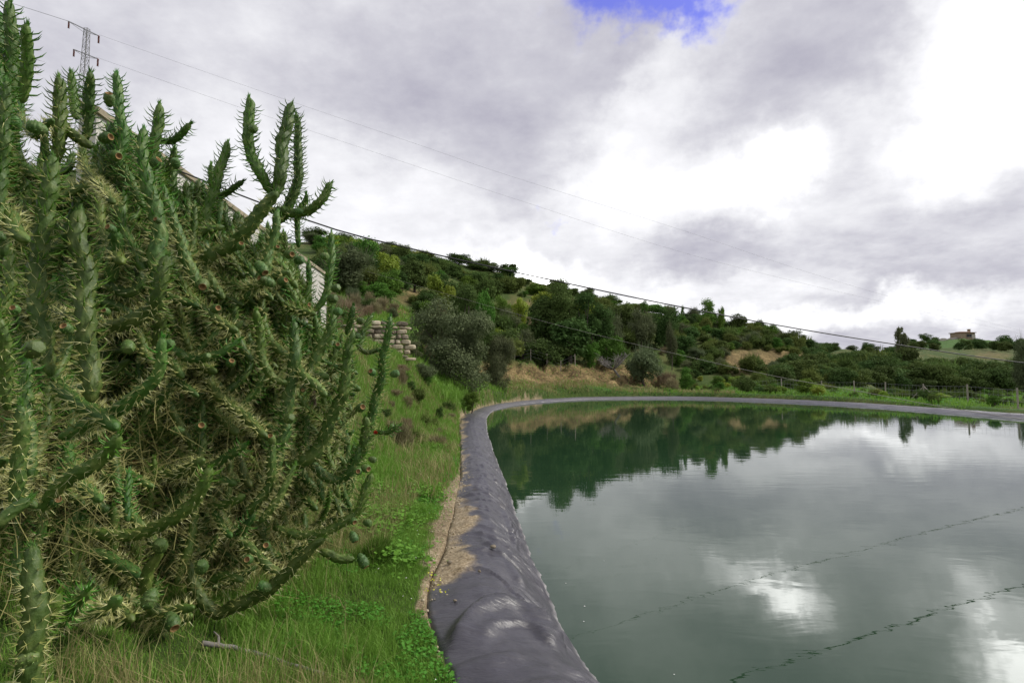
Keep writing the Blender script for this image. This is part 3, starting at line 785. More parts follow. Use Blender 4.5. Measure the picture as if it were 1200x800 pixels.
# ---- scrub and orchard trees on the slopes, placed one by one where the ground shows them
rng2 = random.Random(11)
MARKS = [(452, 293, 'yellow green tree'), (485, 299, 'dark tree mid slope'), (409, 291, 'grey olive above the wall'), (509, 317, 'small yellow green tree'), (545, 338, 'dark tree behind the large olive'),
         (660, 335, 'big oak'), (609, 348, 'yellow terrace bush'), (720, 425, 'bare fig tree'), (735, 355, 'round ridge tree'), (779, 360, 'dark domed ridge tree'), (755, 400, 'round olive at the bank end'), (835, 355, 'largest skyline tree'),
         (866, 368, 'low domed skyline tree'), (903, 380, 'low round ridge tree'), (803, 430, 'bright upright bush'), (787, 445, 'straw tuft'), (905, 424, 'brown earth scar'), (440, 345, 'low bushy bank tree'), (948, 398, 'last ridge tree'),
         (1057, 395, 'tall airy tree'), (1128, 389, 'farmhouse'), (1081, 460, 'braced fence post'), (1195, 410, 'tall tree at the edge'), (630, 422, 'pale fence posts'), (575, 420, 'olive by the pond corner')]
LOOK = {'scrub': 'mid green', 'scrubdark': 'dark green', 'dark': 'deep green', 'olive': 'grey green', 'green': 'bright green', 'yellow': 'yellow green', 'dry': 'dry brown'}
def describe(kd, s, px, py, lo, hi, noun, where, asp):
    t = (s - lo) / (hi - lo); size = 'small' if t < .33 else 'middling' if t < .66 else 'large'
    size += ' squat' if asp < .78 else ' round' if asp < .92 else ' upright'
    mx, my, nm = min(MARKS, key=lambda q: math.hypot(q[0] - px, (q[1] - py) * 1.5)); dx, dy = px - mx, (py - my) * 1.5
    dist = math.hypot(dx, dy); far = 'just ' if dist < 14 else '' if dist < 32 else 'well '
    if abs(dx) > 2.2 * abs(dy): rel = 'left of' if dx < 0 else 'right of'
    elif abs(dy) > 2.2 * abs(dx): rel = 'above' if dy < 0 else 'below'
    else: rel = ('above' if dy < 0 else 'below') + ' and ' + ('left of' if dx < 0 else 'right of')
    t_ = f'{size} {LOOK[kd]} {noun} {far}{rel} the {nm}'
    return t_ if len(t_.split()) <= 16 else f'{size} {LOOK[kd]} {noun} {rel} the {nm}' if len(f'{LOOK[kd]} {size} {noun} {rel} the {nm}'.split()) <= 16 else f'{size} {noun} {rel} the {nm}'
placed = []
def scatter(n, box, dr, size, kinds, name, label, cat, group, avoid=(), mind=.6, toplim=None):
    k = 0; tries = 0
    while k < n and tries < n * 40:
        tries += 1
        px = rng2.uniform(box[0], box[1]); d = rng2.uniform(*dr)
        x = (px - 600) / 650 * d; g = tz(x, d); 
        r = np.array([x, d, g - CAM_H]); rot = 440 - 650 * r[2] / d
        if not (box[2] <= rot <= box[3]): continue
        if any(a[0] < px < a[1] and a[2] < rot < a[3] for a in avoid): continue
        s = rng2.uniform(*size)
        if toplim is not None and rot - s * .95 * 650 / d < np.interp(px, *toplim): continue
        if d < 80 and float(pond_sd(np.array([x]), np.array([d]))[0]) < 1.15 + s * .5: continue
        if any((x - q[0]) ** 2 + (d - q[1]) ** 2 < (mind * (s + q[2]) / 2) ** 2 for q in placed): continue
        placed.append((x, d, s)); kd = rng2.choice(kinds); L = PROTO[kd]; me, tr = rng2.choice(L)
        h = s * rng2.uniform(.65, 1.05); a = rng2.uniform(0, 6.28)
        if name == 'hillside_tree' and d > 108: h *= .70; s *= 1.35
        lb_ = describe(kd, s, px, rot, size[0], size[1], name.replace('_', ' '), '', h / s)
        if tr is None or d > 95:
            o = link(name, me, loc=(x, d, g - .15)); tag(o, lb_, cat, group); o.scale = (s, s, h); o.rotation_euler = (0, 0, a)
        else:
            e = empty(name, (x, d, g - .15), lb_, cat, group)
            for nm, mm in (('crown', me), ('trunk', tr)):
                c = link(nm, mm, e); c.scale = (s, s, h); c.rotation_euler = (0, 0, a)
        k += 1
    return k
AV = [(560, 790, 424, 470), (850, 972, 414, 436), (470, 545, 336, 352), (396, 480, 352, 400), (600, 660, 350, 362), (1075, 1260, 394, 409), (930, 1010, 437, 446), (575, 625, 352, 372)]
VT = ([900, 960, 1000, 1050, 1065, 1250], [402, 404, 406, 408, 416, 418])
c1 = scatter(190, (365, 800, 262, 425), (58, 134), (2.4, 5.0), ['scrubdark', 'dark', 'olive', 'scrub', 'scrub', 'green', 'scrub', 'dark', 'yellow', 'dark'], 'hillside_tree', '', 'tree', 'trees covering the upper hillside', AV, .55)
c2 = scatter(170, (780, 965, 358, 440), (76, 132), (1.8, 3.6), ['scrub', 'scrub', 'scrubdark', 'green', 'olive'], 'hillside_shrub', '', 'shrub', 'shrubs on the hill behind the pond', AV, .48)
c3 = scatter(110, (380, 780, 290, 430), (55, 110), (1.2, 2.6), ['scrub', 'scrub', 'green', 'dry', 'scrubdark'], 'slope_shrub', '', 'shrub', 'small shrubs on the left slope', AV, .45)
c4 = scatter(90, (955, 1260, 418, 462), (95, 190), (5, 8), ['dark', 'dark', 'scrubdark', 'scrub', 'dark'], 'valley_tree', '', 'tree', 'trees in the valley behind the far rim', AV, .42, VT)
c4b = scatter(90, (985, 1260, 430, 470), (104, 150), (4, 7), ['dark', 'scrubdark', 'dark'], 'valley_tree', '', 'tree', 'trees in the valley behind the far rim', AV, .42, VT)
c4c = scatter(60, (905, 1012, 408, 462), (72, 118), (2.2, 4.6), ['dark', 'scrubdark', 'scrub', 'scrubdark'], 'valley_tree', '', 'tree', 'trees in the valley behind the far rim', [(850, 925, 408, 432)], .4, ([900, 960, 1012], [396, 402, 408]))
c5 = scatter(200, (800, 1250, 436, 478), (31, 95), (.7, 2.4), ['green', 'scrub', 'scrub', 'scrubdark', 'scrubdark', 'dark', 'scrub', 'yellow'], 'rim_shrub', '', 'shrub', 'bushes along the far rim', [(560, 800, 0, 900), (787, 1250, 481, 600)], .5, ([800, 930, 975, 1000, 1250], [428, 430, 446, 450, 452]))
c9 = scatter(34, (432, 536, 422, 530), (9, 27), (.25, .8), ['scrub', 'green', 'dry', 'scrubdark', 'dry'], 'bank_weed', '', 'weed', 'small weeds on the grassy bank', (), .8)
c6 = scatter(34, (1060, 1260, 392, 412), (215, 420), (5, 9), ['scrubdark', 'dark'], 'field_tree', '', 'tree', 'trees on the far field hill', [(1105, 1260, 394, 405)], .8)
c7 = scatter(34, (930, 1090, 400, 420), (150, 240), (4.5, 7), ['dark', 'scrubdark', 'dark'], 'ridge_tree', '', 'tree', 'trees on the distant ridge', (), .35, ([900, 1300], [399, 402]))
c8 = scatter(46, (372, 560, 335, 425), (27, 52), (.9, 2.2), ['scrub', 'green', 'dry', 'dry', 'scrubdark', 'olive'], 'bank_shrub', '', 'shrub', 'small shrubs on the bank above the stone wall', [(412, 482, 376, 412)], .6)
print(c8, 'scatter', c1, c2, c3, c4, c4b, c5, c6, c7)

# ------------------------------------------------------------------ grass
leafmat('grass_blades', (.060, .16, .012), (.11, .25, .022), (.20, .33, .050), 1.8, .35, .6)
leafmat('dry_grass_blades', (.12, .15, .035), (.21, .235, .065), (.36, .35, .14), 2.5, .3, .6)
leafmat('clover_leaves', (.035, .14, .010), (.070, .25, .018), (.12, .32, .03), 2.0, .3, .6)
def blades(X, Y, h, w, rng, lean=.5, Z=None):
    n = len(X); Z = terrain(X, Y) if Z is None else Z
    a = rng.random(n) * 6.283; dx, dy = np.cos(a), np.sin(a)
    b = rng.random(n) * 6.283; lx, ly = np.cos(b) * lean * rng.random(n), np.sin(b) * lean * rng.random(n)
    V = np.zeros((n, 5, 3)); o = np.stack([X, Y, Z - .01], 1)
    wv = np.stack([dx, dy, dx * 0], 1) * (w / 2)[:, None]
    l = np.stack([lx, ly, lx * 0], 1)
    V[:, 0] = o - wv; V[:, 1] = o + wv
    mid = o + l * (h * .35)[:, None] + np.array([0, 0, 1]) * (h * .6)[:, None]
    V[:, 2] = mid + wv * .75; V[:, 3] = mid - wv * .75
    V[:, 4] = o + l * (h * 1.1)[:, None] + np.array([0, 0, 1]) * (h * (1 - .35 * lean * rng.random(n)))[:, None]
    i = np.arange(n)[:, None] * 5
    F = np.concatenate([np.concatenate([i, i + 1, i + 2, i + 3], 1), ], 0)
    Ft = np.concatenate([i + 3, i + 2, i + 4], 1)
    idx = np.concatenate([F.ravel(), Ft.ravel()]); sizes = np.concatenate([np.full(n, 4), np.full(n, 3)])
    return V.reshape(-1, 3), idx, sizes
def sample_ground(n, px_rng, d_rng, power=1.0, rng=RNG):
    d = d_rng[0] + (d_rng[1] - d_rng[0]) * rng.random(n) ** power
    px = rng.uniform(px_rng[0], px_rng[1], n)
    return (px - 600) / 650 * d, d
def grass_object(name, mat, parts, label, cat):
    Vs, Fs, Ss, off = [], [], [], 0
    for V_, F_, S_ in parts:
        Vs.append(V_); Fs.append(F_ + off); Ss.append(S_); off += len(V_)
    me = mesh_arr(name, np.concatenate(Vs), np.concatenate(Fs), mats=[MATS[mat]], sizes=np.concatenate(Ss))
    return tag(link(name, me), label, cat, kind='stuff')
def keep(X, Y, smin=0.02, dens=None, rng=RNG):
    sd = pond_sd(X, Y); s = sd - liner_w(np.clip(Y, 0, 60))
    wS = np.interp(Y, [0, 3.2, 4.2, 5.5, 7, 9, 11, 14, 17, 25, 29, 33], [0, .02, .06, .12, .26, .24, .06, .03, .06, .06, .2, .03]) * (X < 3)
    n2 = fbm(X * 1.3, Y * 1.3, 4, 72); n3 = fbm(X * 5, Y * 5, 3, 73)
    t = (s + n3 * .12 + n2 * .10) / np.maximum(wS, .01)
    p = np.clip((t - .8) / .6, 0, 1)
    p = np.where(s < smin, 0, np.where(wS > .01, np.maximum(p, (s > .9)), 1)); p = np.maximum(p * 1.0, 0)
    p = np.where((p < .08) & (s > .03), .05, p)
    return rng.random(len(X)) < p, s
parts = []
for n, pr, dr, pw, hh, ww in ((210000, (-20, 600), (1.9, 8), .66, (.035, .11), .0045), (120000, (250, 600), (7, 17), .7, (.05, .16), .009), (70000, (380, 600), (16, 32), .8, (.08, .26), .02),
                              (52000, (560, 1260), (36, 76), 1.0, (.12, .40), .05), (30000, (370, 600), (28, 60), 1.0, (.2, .5), .05)):
    X, Y = sample_ground(n, pr, dr, pw); k, s = keep(X, Y); X, Y, s = X[k], Y[k], s[k]
    if dr[0] > 30:
        pxx = 600 + 650 * X / Y; k = ~((s > 2.2) & (X < 18) & (pxx > 556)) | (RNG.random(len(X)) < .05); X, Y, s = X[k], Y[k], s[k]
    cl = fbm(X * 1.6, Y * 1.6, 3, 91)
    h = RNG.uniform(hh[0], hh[1], len(X)) * np.clip(1 + cl * 1.4, .4, 2.0)
    h *= np.interp(s, [0, .3, 1.2], [.5, .9, 1.25]) if dr[0] < 16 else 1
    if dr[0] == 28:
        pxx = 600 + 650 * X / Y; k = ~((s > 2.2) & (pxx > 556)); X, Y, s, h = X[k], Y[k], s[k], h[k]
    parts.append(blades(X, Y, h, np.full(len(X), ww) * RNG.uniform(.6, 1.3, len(X)), RNG, .7))
grass_object('grass', 'grass_blades', parts, 'short fresh green grass growing along the pond bank', 'grass')
parts = []
for n, pr, dr, hh, ww, thr in ((80000, (-10, 520), (2.2, 8), (.10, .40), .0035, .04), (28000, (330, 600), (8, 30), (.12, .45), .012, .02), (42000, (560, 860), (44, 72), (.2, .5), .045, -.1)):
    X, Y = sample_ground(n, pr, dr, .8); k, s = keep(X, Y, .1); X, Y, s = X[k], Y[k], s[k]
    px = 600 + 650 * X / Y
    cl = fbm(X * .8, Y * .8, 3, 95) + smooth(.5, 2.0, s) * .25
    k = (cl > thr) | (RNG.random(len(X)) < .06)
    if dr[0] < 8: k &= (s > .55) & (RNG.random(len(X)) < .45)
    if dr[0] > 40: k &= (s < 2.4) | (RNG.random(len(X)) < .05)
    X, Y = X[k], Y[k]
    parts.append(blades(X, Y, RNG.uniform(hh[0], hh[1], len(X)), np.full(len(X), ww) * RNG.uniform(.6, 1.3, len(X)), RNG, .9))
grass_object('dry_grass', 'dry_grass_blades', parts, 'straw coloured dry grass mixed through the bank', 'grass')

def leafpatch(C, size, rng, hz):
    """little clumps of round flat leaves held just above the soil"""
    n = len(C); Z = terrain(C[:, 0], C[:, 1]) + rng.random(n) * hz
    N = rand_unit(n, rng) * .5 + np.array([0, 0, 1.0]); N /= np.linalg.norm(N, axis=1)[:, None]
    return cards(np.column_stack([C, Z]), N, size, rng, .85)
VV, FF, off = [], [], 0
X, Y = sample_ground(90000, (330, 600), (2.6, 13), .75); k, s = keep(X, Y); X, Y, s = X[k], Y[k], s[k]
cl = fbm(X * 1.9, Y * 1.9, 3, 99); k = cl > .03; v, f = leafpatch(np.column_stack([X[k], Y[k]]), .012, RNG, .07); VV.append(v); FF.append(f + off); off += len(v)
X, Y = sample_ground(9000, (480, 1240), (38, 70), 1); k, s = keep(X, Y); X, Y = X[k], Y[k]; v, f = leafpatch(np.column_stack([X, Y]), .08, RNG, .3); VV.append(v); FF.append(f + off); off += len(v)
tag(link('clover', mesh_arr('clover', np.vstack(VV), np.vstack(FF), mats=[MATS['clover_leaves']])), 'low clover leaves spread through the green grass', 'clover', kind='stuff')
VV, FF, off = [], [], 0
for px, py, sp_, n in ((400, 575, 34, 1300), (375, 580, 30, 900), (430, 610, 30, 900), (455, 600, 30, 700), (500, 570, 18, 400), (505, 520, 20, 300), (345, 585, 25, 500), (235, 445, 30, 700), (270, 455, 24, 400), (470, 640, 22, 350)):
    d = G(px, py, .8)[1] if py > 500 else 4.6
    if py > 500: c0 = G(px, py, .75)
    else: c0 = P(px, py, 4.4)
    r = sp_ / 650 * c0[1]
    xy = c0[:2] + RNG.normal(size=(n, 2)) * r * [.8, .9]
    if py > 500:
        v, f = leafpatch(xy, .023, RNG, .18)
    else:
        C = c0 + RNG.normal(size=(n, 3)) * r * .7; N = rand_unit(n, RNG) + np.array([.3, -1, .6]); N /= np.linalg.norm(N, axis=1)[:, None]
        v, f = cards(C, N, .028, RNG, .85)
    VV.append(v); FF.append(f + off); off += len(v)
tag(link('broad_leaf_weeds', mesh_arr('broad_leaf_weeds', np.vstack(VV), np.vstack(FF), mats=[MATS['clover_leaves']])), 'bright broad leaved weeds growing under and behind the cactus', 'weeds', kind='stuff')
# little flowers in the grass
VV, FF, off = [], [], 0
X, Y = sample_ground(110, (440, 600), (3.2, 11), .8); k, s = keep(X, Y); X, Y = X[k], Y[k]
Cc = np.column_stack([X, Y, terrain(X, Y) + .09]); v, f = cards(Cc, rand_unit(len(X), RNG) * .4 + [0, -.3, 1.0], .006, RNG, .9)
m, nt, b, o_ = new_mat('petals'); b.inputs['Base Color'].default_value = (.75, .72, .66, 1)
tag(link('wild_flowers', mesh_arr('wild_flowers', v, f, mats=[m])), 'tiny white flowers dotted through the grass', 'flowers', kind='stuff')
m, nt, b, o_ = new_mat('yellow_petals'); b.inputs['Base Color'].default_value = (.62, .62, .03, 1)
pts = [G(x, y, .6) for x, y in ((507, 680), (516, 678), (523, 692), (511, 687), (500, 690), (516, 694), (505, 672))]
Cc = np.repeat(np.array(pts), 3, 0) + RNG.normal(size=(21, 3)) * .012
v, f = cards(Cc, rand_unit(21, RNG) * .5 + [0, -.5, .8], .0075, RNG, .8)
tag(link('yellow_flowers', mesh_arr('yellow_flowers', v, f, mats=[m])), 'small yellow flowers at the edge of the plastic sheet', 'flowers', kind='stuff')

# ------------------------------------------------------------------ stones
simple('stone', (.13, .105, .075), (.33, .28, .21), 12, .95, .5, .01)
simple('pale_stone', (.30, .25, .16), (.62, .54, .40), 3, .95, .5, .02)
def rock(r, seed, n=10, squash=.7):
    rng = np.random.default_rng(seed); th = np.linspace(0, np.pi, n); ph = np.linspace(0, 2 * np.pi, 2 * n, endpoint=False)
    a, c = np.meshgrid(th, ph, indexing='ij')
    d = np.stack([np.sin(a) * np.cos(c), np.sin(a) * np.sin(c), np.cos(a)], -1)
    q = np.ones(a.shape)
    for _ in range(9):
        k = rand_unit(1, rng)[0]; q = np.minimum(q, .62 + .3 * rng.random() + np.maximum(0, .85 - (d @ k)) * .6)
    V_ = (d * (r * q)[..., None] * [1, .85, squash]).reshape(-1, 3)
    return V_, grid_faces(n, 2 * n, True)
def liner_z(px, py):
    return G(px, py, .52)
for px, py, r, lb in ((578, 642, .042, 'largest brown stone lying on the plastic sheet'), (527, 660, .032, 'brown stone lying in the sandy edge of the sheet'), (562, 670, .020, 'small dark stone beside the seam of the sheet'), (533, 704, .018, 'tiny dark stone on the smooth near part of the sheet')):
    p = G(px, py, .56); V_, F_ = rock(r, int(px)); o = link('stone', mesh_arr('stone', V_, F_, mats=[MATS['stone']]), loc=(p[0], p[1], p[2] + r * .4)); tag(o, lb, 'stone')
rocks = [rock(1, 900 + i, 6) for i in range(5)]
X = RNG.uniform(-1.7, -.3, 9000); Y = RNG.uniform(3.3, 12, 9000); s = pond_sd(X, Y) - liner_w(Y)
wS = np.interp(Y, [0, 3.2, 4.2, 5.5, 7, 9, 11, 14], [0, .02, .06, .12, .26, .24, .06, .03])
k = (s > -.22) & (s < wS * 1.15) & (RNG.random(9000) < .55) & ((Y > 4.7) | (s > 0)); X, Y, s = X[k], Y[k], s[k]
zz = np.where(s < 0, .545, terrain(X, Y)) + .004
VV, FF, off = [], [], 0
for i in range(len(X)):
    V_, F_ = rocks[i % 5]; r = .004 + .016 * RNG.random() ** 6
    VV.append(V_ * r + [X[i], Y[i], zz[i]]); FF.append(F_ + off); off += len(V_)
tag(link('pebbles', mesh_arr('pebbles', np.vstack(VV), np.vstack(FF), mats=[MATS['pale_stone']])), 'pebbles and crumbs of soil scattered beside the sheet', 'pebbles', kind='stuff')

# dry stone wall on the bank
def stone_wall():
    e0 = P(405, 409, 24.5); e1 = P(477, 411, 25.5); base = e0[:2]; dx = (e1 - e0)[:2]; L = np.linalg.norm(dx); u = dx / L; nrm_ = np.array([u[1], -u[0]])
    rng = random.Random(3); mb = MB(); z0 = min(tz(*(base + u * 1)), e0[2]) - .5
    z = z0
    while z < P(440, 378, 25)[2]:
        h = rng.uniform(.13, .26); x = -rng.uniform(0, .3)
        top_lim = P(440, 378, 25)[2] if True else 0
        while x < L:
            w = rng.uniform(.22, .8)
            if z < top_lim - max(0, (x - L * .72)) * .55:
                V_, F_ = rock(1, rng.randrange(9999), 10, 1.0); V_ = np.sign(V_) * np.abs(V_ / np.abs(V_).max(0)) ** .55 * [w * .47, .2, h * .47]; ta = rng.uniform(-.12, .12); V_ = np.stack([V_[:, 0] * math.cos(ta) - V_[:, 2] * math.sin(ta), V_[:, 1], V_[:, 0] * math.sin(ta) + V_[:, 2] * math.cos(ta)], 1)
                a = math.atan2(u[1], u[0]); c_, s_ = math.cos(a), math.sin(a)
                V_ = np.stack([V_[:, 0] * c_ - V_[:, 1] * s_, V_[:, 0] * s_ + V_[:, 1] * c_, V_[:, 2]], 1)
                pp = base + u * (x + w / 2) + nrm_ * rng.uniform(-.03, .05)
                mb.add(V_ + [pp[0], pp[1], z + h / 2], F_, rng.choice([0, 0, 1]))
            x += w * .96
        z += h * .93
    a_ = math.atan2(u[1], u[0]); cc = base + u * L * .42 - nrm_ * .12; mb.box((cc[0], cc[1], (z0 + P(440, 380, 25)[2]) / 2 - .1), (L * .82, .25, P(440, 380, 25)[2] - z0 - .1), 1, a_)
    o = link('stone_wall', mb.mesh('stone_wall', [MATS['pale_stone'], MATS['stone']])); tag(o, 'pale dry stone retaining wall on the bank behind the cactus', 'stone wall')
stone_wall()

# ------------------------------------------------------------------ block wall building behind the cactus
m, nt, b, out = new_mat('white_blocks')
tcn = nt.nodes.new('ShaderNodeTexCoord'); mp = nt.nodes.new('ShaderNodeMapping'); mp.inputs['Rotation'].default_value = (math.pi / 2, 0, math.pi / 2)
sx = nt.nodes.new('ShaderNodeSeparateXYZ'); nt.links.new(tcn.outputs['Object'], sx.inputs[0]); cx = nt.nodes.new('ShaderNodeCombineXYZ')
nt.links.new(wmath('ADD', sx.outputs[1], sx.outputs[0], nt=nt), cx.inputs[0]); nt.links.new(sx.outputs[2], cx.inputs[1])
br_ = nt.nodes.new('ShaderNodeTexBrick'); nt.links.new(cx.outputs[0], br_.inputs[0]); br_.inputs['Scale'].default_value = 1
br_.inputs['Brick Width'].default_value = .42; br_.inputs['Row Height'].default_value = .21; br_.inputs['Mortar Size'].default_value = .012
br_.inputs['Color1'].default_value = (.62, .60, .55, 1); br_.inputs['Color2'].default_value = (.54, .52, .47, 1); br_.inputs['Mortar'].default_value = (.30, .29, .26, 1)
st = noise(nt, tcn.outputs['Object'], 1.3, 5, .6)
nt.links.new(mixc(nt, ramp(nt, st, [(.45, (0, 0, 0)), (.75, (.5, .5, .5))]), br_.outputs[0], (.40, .37, .30)), b.inputs['Base Color'])
bump(nt, b, br_.outputs['Fac'], -.4, .02)
simple('tan_coping', (.22, .19, .13), (.42, .36, .26), 4, .9, .3, .01)
def shed():
    y0, y1 = 9.1, 20.8; X0, X1 = -7.0, -7.3; zb = 1.6; zt = lambda y: P(0, 0, 1)[2] * 0 + np.interp(y, [y0, y1], [6.80, 6.12])
    e = empty('block_wall', ((X0 + X1) / 2, (y0 + y1) / 2, zb), 'long white block wall with a tan coping behind the cactus', 'wall'); o = np.array(e.location)
    mb = MB(); V_ = []
    for x in (X0, X1):
        for y in (y0, y1):
            V_ += [[x, y, zb], [x, y, zt(y)]]
    mb.add(np.array(V_) - o, [[0, 1, 3, 2], [4, 6, 7, 5], [0, 4, 5, 1], [2, 3, 7, 6]])
    link('masonry', mb.mesh('masonry', [MATS['white_blocks']]), e)
    mc = MB(); a = np.array([[X0 + .06, y0 - .05, zt(y0)], [X1 - .06, y0 - .05, zt(y0)], [X1 - .06, y1 + .05, zt(y1)], [X0 + .06, y1 + .05, zt(y1)]])
    V_ = np.vstack([a + [0, 0, .003], a + [0, 0, .11]]) - o
    mc.add(V_, [[0, 3, 2, 1], [4, 5, 6, 7], [0, 1, 5, 4], [1, 2, 6, 5], [2, 3, 7, 6], [3, 0, 4, 7]])
    link('coping', mc.mesh('coping', [MATS['tan_coping']]), e)
shed()

# ------------------------------------------------------------------ house on the far hill
simple('brown_stucco', (.27, .20, .14), (.36, .28, .20), 1, .9, .1); simple('roof_tiles', (.20, .12, .085), (.30, .19, .13), 2, .9, .2)
simple('dark_opening', (.02, .02, .022), (.03, .03, .035), 2, .3, 0); simple('pale_render', (.42, .38, .33), (.55, .50, .44), 1, .9, .1)
def house():
    c = P(1128, 395, 395); g = tz(c[0], 395) ; s = 395 / 650. * .78
    top = P(1128, 390.5, 395)[2]; h = top - g
    e = empty('farmhouse', (c[0], 395, g), 'low brown farmhouse with a chimney on top of the far green hill', 'house')
    mb = MB(); mb.box((0, 0, h / 2 - 1), (24 * s, 8, h + 2)); mb.box((-9 * s, -5, h * .4 - 1), (7 * s, 3, h * .8 + 2)); link('wall', mb.mesh('wall', [MATS['brown_stucco']]), e)
    mb = MB(); mb.box((0, 0, h + .25), (26 * s, 9.5, .5)); mb.box((0, 0, h + .8), (18 * s, 6, .6), taper=.7); rf = link('roof', mb.mesh('roof', [MATS['roof_tiles']]), e)
    mb = MB(); mb.box((10 * s, 0, h + 1.6), (1.3, 1.3, 2.2)); mb.box((10 * s, 0, h + 2.85), (1.7, 1.7, .25)); link('chimney', mb.mesh('chimney', [MATS['brown_stucco']]), rf)
    for x in (-3, 1.5, 6):
        mb = MB(); mb.box((x * s, -4.05, h * .55), (1.9, .12, 1.9)); w = link('window', mb.mesh('window', [MATS['dark_opening']]), e)
        mb = MB(); mb.box((x * s, -4.12, h * .55 - 1.1), (2.4, .3, .16)); link('sill', mb.mesh('sill', [MATS['pale_render']]), w)
    mb = MB(); mb.box((9.5 * s, -4.05, h * .4), (2.6, .14, h * .7)); link('door', mb.mesh('door', [MATS['pale_render']]), e)
    mb = MB(); g2 = tz(c[0] - 30 * s, 393)
    w0 = np.array([c[0] - 12 * s, 392]); w1 = np.array([c[0] - 55 * s, 392])
    n = 24; top_ = []
    for i in range(n):
        q = w0 + (w1 - w0) * i / n; q2 = w0 + (w1 - w0) * (i + 1) / n; mb.box(((q[0] + q2[0]) / 2, 392, tz((q[0] + q2[0]) / 2, 392) + .4), (abs(q2[0] - q[0]) * 1.0, .4, 2.2))
    o = link('garden_wall', mb.mesh('garden_wall', [MATS['pale_render']])); tag(o, 'pale low wall running left from the far farmhouse', 'wall')
house()

# ------------------------------------------------------------------ posts, fences
simple('weathered_post', (.24, .21, .17), (.42, .38, .32), 20, .9, .3); simple('galvanised', (.22, .22, .23), (.36, .36, .37), 10, .6, .1, .005, .5)
def fence(pts, posth, pr, name, label, wires, braces=(), mesh=False):
    e = empty(name, tuple(pts[0]), label, 'fence'); o = np.array(pts[0])
    for i, p in enumerate(pts):
        mb = MB(); lean = (random.random() - .5) * .08
        q = np.array(p) - o; mb.tube([q + [0, 0, -.3], q + [lean * .5, 0, posth * .5], q + [lean, 0, posth]], pr, 7)
        link('post', mb.mesh('post', [MATS['weathered_post']]), e)
    for i in braces:
        for sgn in (-1, 1):
            mb = MB(); q = np.array(pts[i]) - o; t = (np.array(pts[i + 1]) - pts[i]); t = t / np.linalg.norm(t) * sgn
            f = q + t * 1.5; f[2] = tz(*(f + o)[:2]) - o[2]
            mb.tube([q + [0, 0, posth * .85], f], pr * .7, 6); link('brace', mb.mesh('brace', [MATS['weathered_post']]), e)
    mb = MB()
    for hz in wires:
        for a, c in zip(pts[:-1], pts[1:]):
            a = np.array(a) - o + [0, 0, hz]; c = np.array(c) - o + [0, 0, hz]
            mb.tube([a, (a + c) / 2 - [0, 0, .02], c], .006, 4)
    if mesh:
        for a, c in zip(pts[:-1], pts[1:]):
            L = np.linalg.norm(np.array(c) - a); n = int(L / .35)
            for k in range(n):
                q = np.array(a) + (np.array(c) - a) * k / n - o; mb.tube([q + [0, 0, wires[0]], q + [0, 0, wires[-1]]], .004, 3)
    link('wire', mb.mesh('wire', [MATS['galvanised']]), e)
pts = []
for x in (586, 603, 622, 641, 657, 674):
    d = 64; X_ = (x - 600) / 650 * d; pts.append(np.array([X_, d, tz(X_, d)]))
fence(pts, 1.25, .05, 'wire_fence', 'wire fence of thin pale posts on top of the earth bank', (.4, .8, 1.15))
pts = []
for x in (868, 915, 962, 1000, 1036, 1081, 1132, 1190, 1245):
    yy = np.interp(x, [860, 900, 1000, 1100, 1200, 1250], [466.5, 467, 472, 479, 487, 491]); p = G(x, yy, 0); d = p[1] * (1 + 1.9 / math.hypot(p[0], p[1])); X_ = (x - 600) / 650 * d
    pts.append(np.array([X_, d, tz(X_, d)]))
fence(pts, 1.35, .055, 'wire_fence', 'wire mesh fence with braced posts along the far right rim', (.1, .45, .8, 1.2), (5,), True)

# ------------------------------------------------------------------ cables and pylon
m, nt, b, out = new_mat('black_cable'); b.inputs['Base Color'].default_value = (.022, .022, .024, 1); b.inputs['Roughness'].default_value = .6
m, nt, b, out = new_mat('grey_cable'); b.inputs['Base Color'].default_value = (.30, .30, .32, 1); b.inputs['Roughness'].default_value = .6
m, nt, b, out = new_mat('pale_cable'); b.inputs['Base Color'].default_value = (.20, .19, .16, 1); b.inputs['Roughness'].default_value = .6
m, nt, b, out = new_mat('glass_insulator'); b.inputs['Base Color'].default_value = (.16, .045, .035, 1); b.inputs['Roughness'].default_value = .25
def cable(pts, r, mat, label, name='cable', cat='cable'):
    p = catmull(np.array(pts), .5); mb = MB(); mb.tube(p, r, 6); o = link(name, mb.mesh(name, [MATS[mat]])); return tag(o, label, cat)
def dline(px):      # distance of the black cable that crosses the view
    k = (px - 600) / 650; return 9.97 / (1 - .323 * k)
cable([P(x, y, dline(x)) for x, y in ((120, 165), (360, 258), (480, 291), (660, 331), (800, 360), (920, 382.5), (1040, 402), (1200, 425), (1400, 447))], .0125, 'black_cable', 'black cable hanging across the view from the cactus to the right edge')
def dline2(px):
    k = (px - 600) / 650; return 12.6 / (1 - .20 * k) if True else 0
BP = ((430, 318), (617, 371), (690, 390), (760, 407), (850, 428), (925, 444), (1000, 457), (1090, 474), (1200, 491), (1400, 515))
cable([P(x, y, dline2(x)) for x, y in BP], np.linspace(.0022, .011, len(catmull(np.array([P(x, y, dline2(x)) for x, y in BP]), .5))), 'pale_cable', 'pale slack cable passing low in front of the bushes and the far rim')
simple('pole_wood', (.09, .07, .05), (.18, .15, .12), 6, .9, .3)
